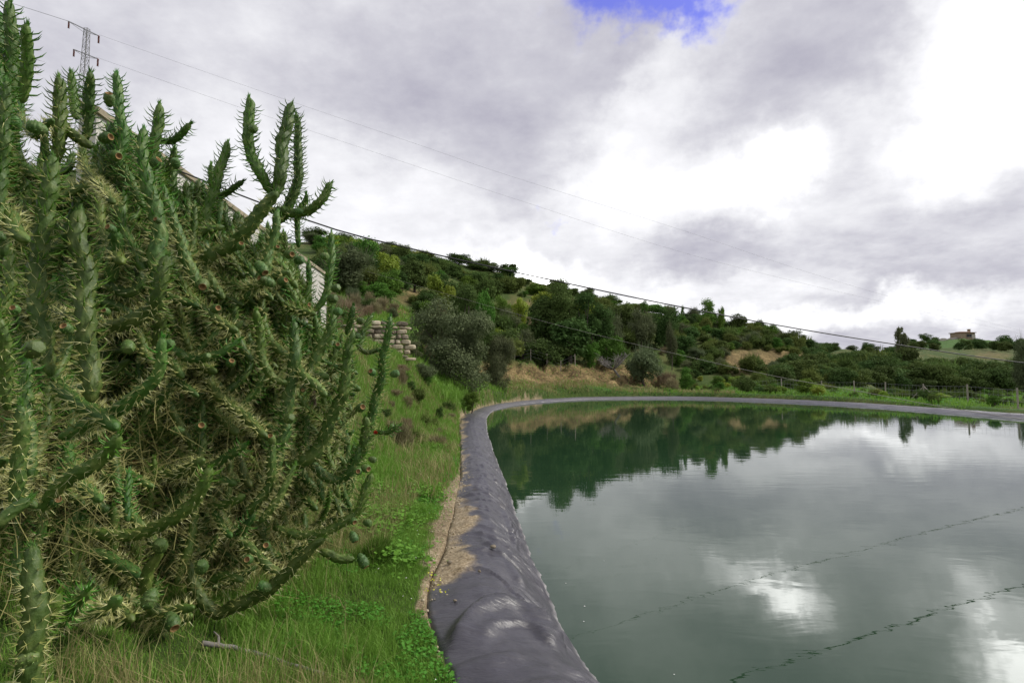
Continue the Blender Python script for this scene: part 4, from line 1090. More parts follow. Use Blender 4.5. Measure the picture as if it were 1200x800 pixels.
def utility_pole():
    p = P(120, 165, dline(120)); g = tz(p[0], p[1]); e = empty('utility_pole', (p[0] - .1, p[1] + .1, g), 'wooden pole hidden behind the cactus that carries the black cable', 'pole')
    mb = MB(); h = p[2] - g - .1; mb.tube([[0, 0, -.4], [0, 0, h / 2], [0, 0, h]], [.12, .11, .09], 10); link('pole', mb.mesh('pole', [MATS['pole_wood']]), e)
if False: utility_pole()

PD = 80.0
def pylon():
    cx_, g = (104 - 600) / 650 * PD, None; g = tz((97 - 600) / 650 * PD, PD)
    top = P(102, 34, PD); base = np.array([P(92, 200, PD)[0], PD, g - .3])
    e = empty('lattice_pylon', tuple(base), 'steel lattice pylon on the hill above the cactus', 'pylon')
    ax = top - base; H = np.linalg.norm(ax)
    def corner(t, i):
        w = np.interp(t, [0, 1], [.60, .26]); sx_, sy_ = ((-1, -1), (1, -1), (1, 1), (-1, 1))[i]
        return ax * t + np.array([sx_ * w, sy_ * w, 0])
    mb = MB()
    for i in range(4): mb.tube([corner(0, i), corner(.5, i), corner(1, i)], .055, 4, sm=False)
    n = 22
    for k in range(n):
        for i in range(4):
            j = (i + 1) % 4; a, c = k / n, (k + 1) / n
            mb.tube([corner(a, i), corner(c, j)] if k % 2 else [corner(a, j), corner(c, i)], .032, 3, sm=False)
            mb.tube([corner(c, i), corner(c, j)], .028, 3, sm=False)
    link('tower', mb.mesh('tower', [MATS['galvanised']]), e)
    ends = []
    for (ax0, ay0, ax1, ay1) in ((80, 25, 115, 42), (86, 58, 114, 69)):
        a = P(ax0, ay0, PD + 2.0) - base; c = P(ax1, ay1, PD - 2.0) - base
        mb = MB(); mid = (a + c) / 2; mb.tube([a, mid, c], .075, 4, sm=False); mb.tube([a, mid + [0, 0, -.5], c], .03, 4, sm=False); link('crossarm', mb.mesh('crossarm', [MATS['galvanised']]), e)
        for q in (a, c):
            mb = MB(); zz_ = np.linspace(0, -1.1, 12); rr__ = np.where(np.arange(12) % 2, .15, .07); mb.tube(np.array([q + [0.1, 0, z_] for z_ in zz_]), rr__, 8, sm=False); link('insulator', mb.mesh('insulator', [MATS['glass_insulator']]), e)
            ends.append(q + base)
pylon()
def dfar(px):
    k = (px - 600) / 650; u = (61 + 80 * k) / (181 - 70 * k); return 80 + 70 * u
for pts_, lb, r in (([(116, 41), (300, 105), (500, 173), (600, 207), (800, 270), (950, 320), (1080, 358), (1200, 388)], 'uppermost thin power line running from the pylon across the sky', .013),
              ([(112, 67), (278, 125), (306, 134), (500, 199), (600, 232), (815, 300), (1030, 353), (1200, 392)], 'lower thin power line from the second crossarm across the sky', .013),
              ([(80, 25), (20, 6), (-60, -18)], 'thin power line leaving the pylon towards the upper left', .03)):
    cable([P(x, y, dfar(max(x, 60)) if x > 60 else 80) for x, y in pts_], r, 'grey_cable', lb, 'power_line', 'power line')

# ------------------------------------------------------------------ branch in the grass, bits on the water
mb = MB(); pts = [hit(x, y) + [0, 0, .055] for x, y in ((236, 764), (262, 768), (300, 776), (340, 789), (378, 800))]; pp = catmull(pts, .03)
mb.tube(pp + RNG.normal(size=pp.shape) * .0025, np.linspace(.015, .009, len(pp)), 8)
mb.tube([pp[3], pp[3] + [-.03, .06, .02], pp[3] + [-.08, .10, .03]], [.009, .007, .004], 6)
tag(link('fallen_branch', mb.mesh('fallen_branch', [MATS['grey_bark']])), 'grey dry branch lying in the grass at the bottom of the photo', 'branch')
m, nt, b, o_ = new_mat('foam'); b.inputs['Base Color'].default_value = (.78, .78, .76, 1)
k = 0
for px, py, r, lb in ((685, 710, .014, 'largest white fleck floating beside the plastic sheet'), (663, 683, .009, 'small white fleck floating nearest the sheet'), (684, 728, .009, 'small white fleck floating below the largest one'), (708, 657, .007, 'faint white fleck floating farther out on the pond'), (790, 790, .008, 'tiny white fleck floating at the bottom of the pond view')):
    p = G(px, py, 0); V_, F_ = rock(r, 70 + k, 6, .25); k += 1
    tag(link('floating_fleck', mesh_arr('floating_fleck', V_, F_, mats=[m]), loc=(p[0], p[1], .003)), lb, 'floating fleck')

# ------------------------------------------------------------------ the cactus thicket
def cactusmat(name, cols, spec, rough, scale, trans=0):
    m, nt, b, out = new_mat(name)
    geo = nt.nodes.new('ShaderNodeNewGeometry'); info = nt.nodes.new('ShaderNodeObjectInfo')
    f = noise(nt, geo.outputs['Position'], scale, 6, .62)
    c = ramp(nt, f, [(.30, cols[0]), (.5, cols[1]), (.72, cols[2])])
    cork = ramp(nt, noise(nt, geo.outputs['Position'], scale * 2.3, 5, .7, 1.0), [(.60, (0, 0, 0)), (.72, (.7, .7, .7))])
    if spec > .3 and name == 'cactus_skin': c = mixc(nt, cork, c, (.17, .15, .085))
    hsv = nt.nodes.new('ShaderNodeHueSaturation'); nt.links.new(c, hsv.inputs['Color'])
    nt.links.new(wmath('MULTIPLY_ADD', info.outputs['Random'], .5, .72, nt=nt), hsv.inputs['Value'])
    nt.links.new(wmath('MULTIPLY_ADD', wmath('FRACT', wmath('MULTIPLY', info.outputs['Random'], 9.7, nt=nt), nt=nt), .05, .475, nt=nt), hsv.inputs['Hue'])
    nt.links.new(hsv.outputs[0], b.inputs['Base Color']); b.inputs['Roughness'].default_value = rough; b.inputs['Specular IOR Level'].default_value = spec
    n2 = noise(nt, geo.outputs['Position'], 90, 4, .6); bump(nt, b, n2, .6, .005)
    return m
cactusmat('cactus_skin', ((.036, .086, .012), (.072, .138, .024), (.165, .225, .060)), .35, .5, 14)
cactusmat('cactus_leaf', ((.045, .15, .012), (.080, .22, .020), (.14, .30, .035)), .4, .45, 9)
cactusmat('cactus_fruit_skin', ((.050, .11, .026), (.085, .155, .038), (.16, .195, .070)), .35, .5, 14)
cactusmat('cactus_woody', ((.060, .045, .030), (.12, .095, .065), (.20, .17, .13)), .2, .9, 14)
m, nt, b, out = new_mat('cactus_spine')
geo = nt.nodes.new('ShaderNodeNewGeometry')
nt.links.new(ramp(nt, geo.outputs['Random Per Island'], [(0, (.32, .33, .08)), (.6, (.58, .58, .22)), (1, (.76, .75, .44))]), b.inputs['Base Color']); b.inputs['Roughness'].default_value = .5
simple('fruit_cup', (.16, .09, .035), (.38, .26, .10), 60, .8, .2, .002)
simple('cup_wall', (.14, .065, .03), (.30, .17, .07), 60, .8, .2, .002)
m, nt, b, out = new_mat('red_petal'); b.inputs['Base Color'].default_value = (.62, .10, .06, 1); b.inputs['Roughness'].default_value = .5

CM = [MATS['cactus_skin'], MATS['cactus_spine'], MATS['cactus_leaf'], MATS['cactus_woody']]
def cones(O, Dv, L, r, sides, bend=None):
    """thin needles from O along Dv; with bend, two-part needles curving that way"""
    n = len(O); Dv = Dv / (np.linalg.norm(Dv, axis=1)[:, None] + 1e-9)
    ref = np.where(np.abs(Dv[:, 2:3]) < .8, np.array([[0, 0, 1.0]]), np.array([[1.0, 0, 0]]))
    a = np.cross(Dv, ref); a /= np.linalg.norm(a, axis=1)[:, None]; b_ = np.cross(Dv, a)
    th = np.arange(sides) / sides * 2 * np.pi
    ring = np.cos(th)[None, :, None] * a[:, None] + np.sin(th)[None, :, None] * b_[:, None]
    r = np.broadcast_to(np.asarray(r, float), (n,))[:, None, None]
    if bend is None:
        V = np.concatenate([O[:, None] + ring * r, (O + Dv * L[:, None])[:, None]], 1)
        k = sides + 1; i = np.arange(n)[:, None] * k
        F = np.stack([np.concatenate([i + j, i + (j + 1) % sides, i + sides], 1) for j in range(sides)], 1).reshape(-1, 3)
        return V.reshape(-1, 3), F
    mid = O + Dv * (L * .55)[:, None]; tip = mid + (Dv * .45 + bend * .55) * (L * .6)[:, None]
    V = np.concatenate([O[:, None] + ring * r, mid[:, None] + ring * r * .85, tip[:, None]], 1)
    k = 2 * sides + 1; i = np.arange(n)[:, None] * k; F = []
    for j in range(sides):
        j2 = (j + 1) % sides
        F.append(np.concatenate([i + j, i + j2, i + sides + j2], 1)); F.append(np.concatenate([i + j, i + sides + j2, i + sides + j], 1))
        F.append(np.concatenate([i + sides + j, i + sides + j2, i + 2 * sides], 1))
    return V.reshape(-1, 3), np.stack(F, 1).reshape(-1, 3)
def stem_mesh(path, r, seed, hero=True, leafy=.5, spiny=1.0, tipped=True, woody=False):
    rng = np.random.default_rng(seed)
    step = .009 if hero else .016
    p = catmull(path, step); m_ = len(p); nr_ = 20 if hero else 12
    L = np.concatenate([[0], np.cumsum(np.linalg.norm(np.diff(p, axis=0), axis=1))]); tot = L[-1]
    # slow wander so that no stem is a clean sweep
    p = p + np.stack([fbm(L * 5 + seed, L * 0 + k, 3, seed % 97 + k) for k in range(3)], 1) * r * .8 * np.minimum(1, L / .1)[:, None]
    T = np.gradient(p, axis=0); T /= np.linalg.norm(T, axis=1)[:, None] + 1e-12
    N, B = frames(T)
    u = tot - L
    rad = r * (.90 + .10 * np.sin(L / (.22 + .1 * rng.random()) + seed)) * (1 + fbm(L * 9, L * 0, 2, seed % 51) * .12)
    rad *= np.interp(L, [0, r * .4, r, .15], [.30, .62, .80, 1])
    if tipped: rad *= np.interp(u, [0, r * .5, r * 1.3, r * 3.5, .5], [.18, .55, .74, .88, 1.0])
    K = 6 if r < .032 else 7
    row = r * 1.02
    th = np.arange(nr_) / nr_ * 2 * np.pi
    twist = rng.uniform(-1.2, 1.2) * L
    uu = (th[None] + twist[:, None]) / (2 * np.pi) * K; vv = (L / row)[:, None]
    f = np.cos(2 * np.pi * uu) * np.cos(np.pi * vv)
    d = .22 * np.clip(f, -.6, 1) + .05 * np.cos(2 * np.pi * uu * 1.0 + np.pi * vv * 0)
    R = rad[:, None] * (1 + d)
    V = p[:, None] + R[..., None] * (np.cos(th)[None, :, None] * N[:, None] + np.sin(th)[None, :, None] * B[:, None])
    V = V.reshape(-1, 3); mb = MB(); F = grid_faces(m_, nr_, True); mb.add(V, F, 3 if woody else 0, True)
    mb.add(np.vstack([V[-nr_:], p[-1] + T[-1] * rad[-1] * .4]), [[j, (j + 1) % nr_, nr_] for j in range(nr_)], 0, True)
    mb.add(np.vstack([V[:nr_], p[0] - T[0] * r * .15]), [[(j + 1) % nr_, j, nr_] for j in range(nr_)], 3 if woody else 0, True)
    # areoles
    rows = np.arange(1, int(tot / row)); ii, jj = np.meshgrid(np.arange(K), rows)
    ii = ii.ravel(); jj = jj.ravel(); Lc = jj * row; k = np.clip(np.searchsorted(L, Lc), 0, m_ - 1)
    ang = ((ii + .5 * (jj % 2)) / K) * 2 * np.pi - twist[k]
    out_ = np.cos(ang)[:, None] * N[k] + np.sin(ang)[:, None] * B[k]
    O = p[k] + out_ * (rad[k] * 1.10)[:, None]; Ts = T[k]; uc = tot - Lc
    # only keep those that can be seen from around the camera's side
    toc = np.array([0, 0, CAM_H]) - O; toc /= np.linalg.norm(toc, axis=1)[:, None]
    vis = (out_ * toc).sum(1) > -.55
    O, Ts, out_, uc = O[vis], Ts[vis], out_[vis], uc[vis]
    q = rng.integers(5, 9 if hero else 8, len(O)); 
    idx = np.repeat(np.arange(len(O)), q); idx = idx[rng.random(len(idx)) < spiny * np.interp(uc[idx], [0, .25, .6], [.45, .8, 1])]
    if len(idx):
        Dv = out_[idx] + rng.normal(size=(len(idx), 3)) * .42 + Ts[idx] * .18
        Ls = rng.uniform(.022, .068, len(idx)) * (r / .04) ** .5 * np.interp(uc[idx], [0, .2, .6], [.6, .85, 1.1])
        v, f = cones(O[idx], Dv, Ls, .0014 if hero else .0018, 3); mb.add(v, f, 1)
    lf = rng.random(len(O)) < np.interp(uc / max(leafy, .01), [0, .7, 1.0, 1.25], [1, .95, .5, 0]) if leafy > 0 else np.zeros(len(O), bool)
    if lf.any():
        k2 = np.nonzero(lf)[0]; n = len(k2)
        Dv = out_[k2] * .95 + Ts[k2] * .35 + rng.normal(size=(n, 3)) * .14
        Ls = rng.uniform(.050, .078, n) * (r / .04) ** .4; v, f = cones(O[k2] - out_[k2] * r * .08, Dv, Ls, .0040 * (r / .04) ** .5, 4 if hero else 3, bend=Ts[k2] * .8 + out_[k2] * .2)
        mb.add(v, f, 2, False)
    if tipped and not woody:
        n = 26 if hero else 14
        a = rng.random(n) * 6.283; o = p[-1] + (np.cos(a)[:, None] * N[-1] + np.sin(a)[:, None] * B[-1]) * (rad[-1] * rng.random(n) * 1.4)[:, None] - T[-1] * (rng.random(n) * r * .8)[:, None]
        Dv = (o - p[-1]) / r * .7 + T[-1] + rng.normal(size=(n, 3)) * .18
        v, f = cones(o, Dv, rng.uniform(.022, .042, n), .0038, 4); mb.add(v, f, 2, False)
    return mb.mesh('stem', CM)

# plants of the thicket: (centre on the photo, distance, label)
PLANTS = [((10, 120), 3.3, 'tall cactus clump with thick leafy columns at the top left corner'),
          ((60, 330), 2.5, 'nearest upright cactus with a thick green column left of the cup shaped fruits'),
          ((40, 640), 2.1, 'spiniest cactus close to the camera at the bottom left corner'),
          ((165, 170), 3.6, 'cactus clump against the sky below the lattice pylon'),
          ((185, 430), 3.0, 'curving cactus arms in the dark middle of the thicket'),
          ((300, 230), 3.8, 'tallest cactus standing free against the sky with two upright columns'),
          ((330, 440), 3.9, 'cactus clump with upright stems in front of the white block wall'),
          ((430, 450), 4.3, 'slender rightmost cactus reaching over the grass bank'),
          ((190, 640), 3.1, 'sprawling cactus with bare smooth arms low over the dry grass'),
          ((110, 440), 3.0, 'cactus stems standing behind the cup shaped fruits left of centre in the thicket'),
          ((235, 330), 3.5, 'cactus arms crossing in front of the white wall below the two tall columns'),
          ((370, 630), 3.7, 'low cactus arms drooping over the green grass at the lower right of the thicket')]
ROOTS = []
for (cx_, cy_), d, lb in PLANTS:
    x = (cx_ - 600) / 650 * (d + .5); g = tz(x, d + .5)
    ROOTS.append(empty('cactus', (x, d + .5, g), lb, 'cactus', 'cactus plants of the thicket'))
NST = [0] * len(PLANTS)
def owner(px, py, d):
    k = min((i for i in range(len(PLANTS)) if NST[i] < 92), key=lambda i: math.hypot(px - PLANTS[i][0][0], (py - PLANTS[i][0][1]) * .8))
    NST[k] += 1; return ROOTS[k]
def dd(px):         # distance of the thicket's face
    return 2.35 + np.clip(px, 0, 460) / 460.0 * 2.0
ALLP = []
def put(me, px, py, name='stem'):
    r = owner(px, py, 0); o = link(name, me, r); o.location = -r.location; return o
HERO = [
 # (pixel path base->tip, radius in px, distance offset, leafy length m, spiny)
 ([(108, 470), (104, 410), (97, 330), (93, 248)], 14, -.15, .7, .7),
 ([(60, 440), (50, 380), (47, 330), (52, 250), (60, 182)], 12, .0, .7, .8),
 ([(92, 392), (125, 386), (156, 376), (184, 350), (198, 300)], 10, -.1, .25, .8),
 ([(188, 430), (186, 395), (192, 362)], 9, .0, .2, 1.0),
 ([(70, 512), (125, 488), (158, 464), (184, 434), (190, 400)], 10, -.15, .1, .9),
 ([(188, 398), (225, 420), (258, 415), (282, 398)], 7, .0, .15, .8),
 ([(234, 338), (215, 290), (200, 256), (190, 215)], 9, .0, .2, .9),
 ([(225, 345), (245, 300), (275, 287), (303, 256), (325, 226)], 10, .1, 0, .9),
 ([(322, 232), (308, 205), (294, 180), (290, 150), (290, 112)], 8.2, .1, 1.2, .1),
 ([(323, 232), (331, 181), (336, 147), (339, 122)], 8.5, .1, 1.2, .1),
 ([(326, 262), (340, 240), (349, 200), (348, 160), (344, 134)], 6.5, .25, 1.2, .25),
 ([(316, 247), (350, 251), (375, 236), (389, 211)], 7, .05, .8, .15),
 ([(288, 350), (308, 315), (320, 280), (325, 250)], 8.5, .1, 0, .9),
 ([(350, 290), (349, 255), (356, 235), (357, 225)], 5, .2, .4, .3),
 ([(139, 195), (143, 150), (141, 125), (137, 88)], 7.5, .3, .9, .2),
 ([(100, 165), (105, 125), (109, 84)], 8, .3, .9, .3),
 ([(90, 140), (85, 118), (82, 84)], 6.5, .5, .9, .3),
 ([(10, 120), (14, 60), (13, 4)], 10, .2, .9, .4),
 ([(-8, 140), (-3, 80), (0, 20)], 9, .3, .9, .4),
 ([(26, 120), (33, 66), (35, 32)], 10, .1, .9, .3),
 ([(178, 200), (184, 150), (186, 118)], 8.5, .3, .9, .3),
 ([(184, 165), (203, 163), (222, 143)], 6, .3, .7, .2),
 ([(184, 340), (182, 260), (171, 194), (166, 150)], 10, .05, .6, .5),
 ([(226, 345), (232, 300), (242, 250), (256, 203), (267, 168)], 8, .4, .9, .2),
 ([(247, 220), (246, 205), (247, 193)], 5, .5, .5, .3),
 ([(228, 226), (258, 230), (285, 213)], 6, .4, .5, .3),
 ([(256, 226), (258, 245), (256, 262)], 5, .4, .0, .3),
 ([(66, 190), (72, 140), (70, 92)], 9.5, .2, .6, .5),
 ([(4, 300), (2, 220), (5, 150), (6, 96)], 9, .0, .6, .5),
 ([(68, 142), (88, 158), (110, 172)], 7.5, .2, .0, .4),
 ([(170, 210), (190, 205), (205, 175)], 6, .4, .5, .3),
 ([(212, 310), (206, 260), (203, 205), (205, 172)], 7, .5, .7, .3),
 ([(337, 450), (318, 440), (304, 412), (301, 363)], 7.5, .0, .25, .8),
 ([(316, 560), (330, 510), (340, 455), (344, 416), (346, 378)], 8.5, -.05, .2, .8),
 ([(385, 442), (364, 436), (370, 416), (388, 390), (391, 360)], 7.5, .0, .3, .7),
 ([(334, 548), (367, 530), (384, 500), (403, 464), (407, 425), (413, 390)], 9, -.1, .5, .6),
 ([(432, 505), (445, 448), (451, 420), (457, 370)], 6.2, .1, .7, .5),
 ([(418, 404), (430, 413), (448, 409)], 4.5, .1, .1, .5),
 ([(420, 410), (427, 389), (437, 369)], 5, .2, .4, .4),
 ([(438, 506), (455, 505), (469, 496)], 5, .1, .3, .4),
 ([(392, 556), (415, 543), (427, 518), (431, 486)], 7, .0, .4, .7),
 ([(406, 392), (411, 374), (414, 357)], 5, .3, .4, .4),
 ([(318, 565), (322, 530), (335, 506), (331, 478)], 7.5, -.1, .3, .8),
 ([(352, 374), (357, 355), (362, 332)], 6, .3, .5, .4),
 ([(368, 365), (382, 344), (387, 312), (389, 270)], 6.5, .3, .9, .3),
 ([(320, 618), (369, 624), (408, 607), (426, 585), (436, 553)], 7, .0, .3, .7),
 ([(222, 655), (233, 690), (250, 714), (275, 709), (316, 688), (350, 658), (380, 630)], 8.5, -.1, 0, .35),
 ([(360, 540), (384, 562), (408, 553), (425, 518)], 6.5, .1, .2, .8),
 ([(375, 645), (400, 654), (414, 655)], 7, .0, 0, .2),
 ([(292, 600), (318, 556), (321, 512)], 7.5, .0, .1, 1.0),
 ([(305, 612), (331, 575), (343, 543)], 6.5, -.1, .1, 1.0),
 ([(90, 622), (150, 624), (195, 609), (232, 582), (251, 547)], 9.5, -.15, .1, .6),
 ([(45, 600), (68, 574), (112, 541), (143, 510)], 10.5, -.15, .1, .6),
 ([(38, 830), (42, 740), (38, 690), (36, 640)], 15, -.45, 0, 1.0),
 ([(40, 742), (58, 725), (72, 690)], 12, -.4, .35, .9),
 ([(60, 735), (90, 712), (104, 690)], 9, -.3, .35, .9),
 ([(196, 732), (176, 712), (171, 672), (186, 646)], 9.5, -.05, 0, .1),
 ([(18, 600), (24, 540), (22, 470)], 12, -.3, .0, 1.0),
 ([(8, 480), (6, 420), (4, 372)], 10, -.2, .3, .8),
 ([(36, 560), (34, 520), (28, 462), (32, 422)], 9.5, -.1, .3, .8),
 ([(130, 330), (136, 290), (138, 268)], 11, .1, 0, .5),
 ([(-10, 620), (15, 600), (40, 585)], 12, -.5, 0, .3),
 ([(180, 560), (215, 546), (250, 545), (290, 520)], 8, .1, .1, 1.0),
 ([(150, 610), (148, 580), (150, 552)], 7, -.1, .25, .8),
 ([(270, 640), (285, 615), (300, 600)], 8, .1, .2, .6),
 ([(225, 720), (190, 735), (150, 742), (110, 735)], 8, .1, 0, .5),
 ([(285, 680), (262, 672), (235, 690)], 7, .1, 0, .4),
 ([(120, 330), (150, 345), (165, 330), (160, 300)], 8, .15, .2, .6),
 ([(262, 350), (240, 320), (236, 290), (222, 262)], 7, .2, .1, .8),
]
for i, (path, rp, off, leafy, spiny) in enumerate(HERO):
    n = len(path); W = []
    rng = np.random.default_rng(500 + i); dz_ = rng.uniform(-.12, .12); lean = rng.uniform(-.12, .12)
    d0 = dd(np.mean([q[0] for q in path])) + off
    for k, (x, y) in enumerate(path):
        W.append(P(x, y, d0 + lean * (k / (n - 1) - .5) + dz_ * .5))
    r = rp * .82 / 650.0 * d0
    ALLP.append((path, d0, r)); put(stem_mesh(np.array(W), r, 500 + i, True, leafy, spiny), path[-1][0], path[-1][1])

# the depth of the thicket: more stems behind, each rising and curving up
OUT = [(-30, 30), (10, 70), (60, 130), (100, 140), (130, 160), (190, 195), (230, 235), (275, 262), (320, 300), (372, 350), (410, 395), (440, 440), (436, 520), (425, 590), (405, 640), (340, 680), (260, 700), (180, 735), (90, 790), (40, 850), (-30, 850)]
def inside(x, y, poly=OUT):
    c = False
    for (x1, y1), (x2, y2) in zip(poly, poly[1:] + poly[:1]):
        if (y1 > y) != (y2 > y) and x < x1 + (y - y1) / (y2 - y1) * (x2 - x1): c = not c
    return c
rg = random.Random(23); nf = 0; seeds = 0
MIDP = [(120, 165), (195, 205), (262, 250), (330, 292), (380, 345), (405, 400), (300, 420), (180, 380), (110, 280)]
MID2 = [(60, 380), (400, 400), (420, 600), (330, 690), (100, 700), (0, 640)]
while nf < 760 and seeds < 90000:
    seeds += 1
    x = rg.uniform(-30, 440); y = rg.uniform(30, 760)
    if nf % 3 == 0 and not inside(x, y, MIDP): continue
    if nf % 3 == 1 and nf > 300 and not inside(x, y, MID2): continue
    if not inside(x, y - 6): continue
    if 338 < x < 385 and 300 < y < 380 and rg.random() < .6: continue
    depth = .25 + 1.0 * rg.random() ** .9
    d0 = dd(x) + depth; side = rg.choice([-1, 1]); run = rg.uniform(15, 90) * side; up = rg.uniform(50, 150)
    if rg.random() < .25: path = [(x - run * 1.1, y + up * .25), (x - run * .5, y + up * .45), (x - run * .1, y + up * .3), (x, y)]
    else: path = [(x - run, y + up), (x - run * .55, y + up * .78), (x - run * .08, y + up * .45), (x, y)]
    if not all(inside(a, b) for a, b in path[:-1]): continue
    lean = rg.uniform(-.35, .35)
    W = [P(a, b, d0 - lean + lean * k / 3) for k, (a, b) in enumerate(path)]
    r = rg.uniform(.023, .037)
    put(stem_mesh(np.array(W), r, 900 + seeds, False, rg.choice([.15, .3, .5, .7]) if y < 500 else rg.choice([0, .15, .3]), rg.uniform(.35, .8) if depth > .5 else rg.uniform(.6, 1.0)), x, y)
    if depth < .8: ALLP.append((path, d0, r))
    nf += 1
print('fill', nf, seeds, max(sum(1 for c in r_.children) for r_ in ROOTS))
for i in range(104):
    t = rg.random(); x = 130 + 235 * t + rg.uniform(-10, 8); y = 146 + 166 * t + rg.uniform(-14, 36); d0 = dd(x) + rg.uniform(.3, .8)
    up = rg.uniform(60, 120); run = rg.uniform(-40, 40); path = [(x - run, y + up), (x - run * .6, y + up * .7), (x - run * .1, y + up * .4), (x, y)]
    r = rg.uniform(.026, .038); put(stem_mesh(np.array([P(a, b, d0) for a, b in path]), r, 7000 + i, False, .6, .6), x, y); ALLP.append((path, d0, r))
# old woody trunks low in the thicket
for i, path in enumerate([[(60, 900), (80, 700), (70, 560), (110, 470)], [(160, 860), (165, 700), (150, 560), (180, 470)], [(250, 800), (245, 640), (280, 520), (270, 420)], [(330, 740), (335, 620), (350, 540), (370, 450)], [(120, 800), (130, 620), (100, 450), (120, 330)], [(220, 640), (220, 480), (240, 360), (230, 270)], [(290, 560), (300, 450), (310, 360), (322, 310)]]):
    d0 = dd(path[0][0]) + 1.0
    put(stem_mesh(np.array([P(a, b, d0) for a, b in path]), .05, 4000 + i, False, 0, .5, woody=True), path[1][0], path[1][1], 'trunk')

# fruits: green knobbly eggs with an open cup
def fruit_mesh(seed, ln, rd, cup=True):
    rng = np.random.default_rng(seed); n = 22; k = 16
    t = np.linspace(0, 1, n); prof_ = np.interp(t, [0, .08, .3, .65, .9, 1], [.25, .5, .86, 1.0, .84, .62]); th = np.arange(k) / k * 2 * np.pi
    R = rd * prof_[:, None] * (1 + .10 * np.cos(5 * th[None] + 1) * np.cos(np.pi * t[:, None] * 6) + .03 * rng.normal(size=(n, 1)))
    V_ = np.stack([R * np.cos(th), R * np.sin(th), np.repeat(t[:, None] * ln, k, 1)], -1).reshape(-1, 3)
    mb = MB(); mb.add(V_, grid_faces(n, k, True), 0, True); mb.add(V_[:k], [list(range(k))[::-1]], 0)
    rim = rd * .62
    if cup:
        rings = [(rim, ln), (rim * .97, ln + rd * .05), (rim * .80, ln + rd * .03), (rim * .62, ln - rd * .22), (rim * .3, ln - rd * .32)]
        Vc = np.concatenate([[[a * math.cos(x), a * math.sin(x), z_] for x in th] for a, z_ in rings] + [[[0, 0, ln - rd * .33]]])
        F = grid_faces(2, k, True); mb.add(Vc[:2 * k], F, 1, True); F = grid_faces(3, k, True); mb.add(Vc[k:4 * k], F, 2, True)
        mb.add(Vc[3 * k:], np.vstack([np.c_[F[:k, :1] * 0, F[:k, :1] * 0, F[:k, :1] * 0]][:0] or [[j, (j + 1) % k, 2 * k] for j in range(k)]) if False else [[j, (j + 1) % k, 2 * k] for j in range(k)], 1, True)
        F2 = grid_faces(2, k, True); mb.add(Vc[3 * k:5 * k], F2, 1, True)
    else:
        mb.add(np.vstack([V_[-k:], [[0, 0, ln + rd * .15]]]), [[j, (j + 1) % k, k] for j in range(k)], 0, True)
    # areoles with short leaves
    O, Dv = [], []
    for a in range(7):
        for c in range(5):
            q = 2 * np.pi * (c + .5 * (a % 2)) / 5; tt_ = (a + .7) / 7.4; rr_ = np.interp(tt_, t, prof_) * rd; O.append([rr_ * math.cos(q), rr_ * math.sin(q), tt_ * ln]); Dv.append([math.cos(q), math.sin(q), .6])
    O = np.array(O); Dv = np.array(Dv) + rng.normal(size=(len(O), 3)) * .15
    v, f = cones(O, Dv, rng.uniform(.006, .018, len(O)), .0022, 4); mb.add(v, f, 3)
    idx = np.repeat(np.arange(len(O)), 2); v, f = cones(O[idx], Dv[idx] + rng.normal(size=(len(idx), 3)) * .4, rng.uniform(.005, .016, len(idx)), .001, 3); mb.add(v, f, 4)
    return mb.mesh('fruit', [MATS['cactus_fruit_skin'], MATS['cup_wall'], MATS['fruit_cup'], MATS['cactus_leaf'], MATS['cactus_spine']])
FM = [fruit_mesh(1, .085, .036), fruit_mesh(2, .105, .038), fruit_mesh(3, .075, .034), fruit_mesh(4, .12, .040), fruit_mesh(5, .10, .040, False)]
def fruit(px, py, d, direction, scale=1.0, k=None):
    scale *= .60
    o = put(rg.choice(FM) if k is None else FM[k], px, py, 'fruit'); root = o.parent
    w = P(px, py, d); dv = Vector(direction).normalized()
    o.location = Vector(w) - root.location - dv * .05 * scale
    o.rotation_euler = dv.to_track_quat('Z', 'Y').to_euler(); o.scale = (scale,) * 3
    return o
def camdir(px, py, sx, sy, toward):   # a direction seen on the photo as (sx right, sy up), turned towards the camera by toward
    return (sx, -toward, sy)
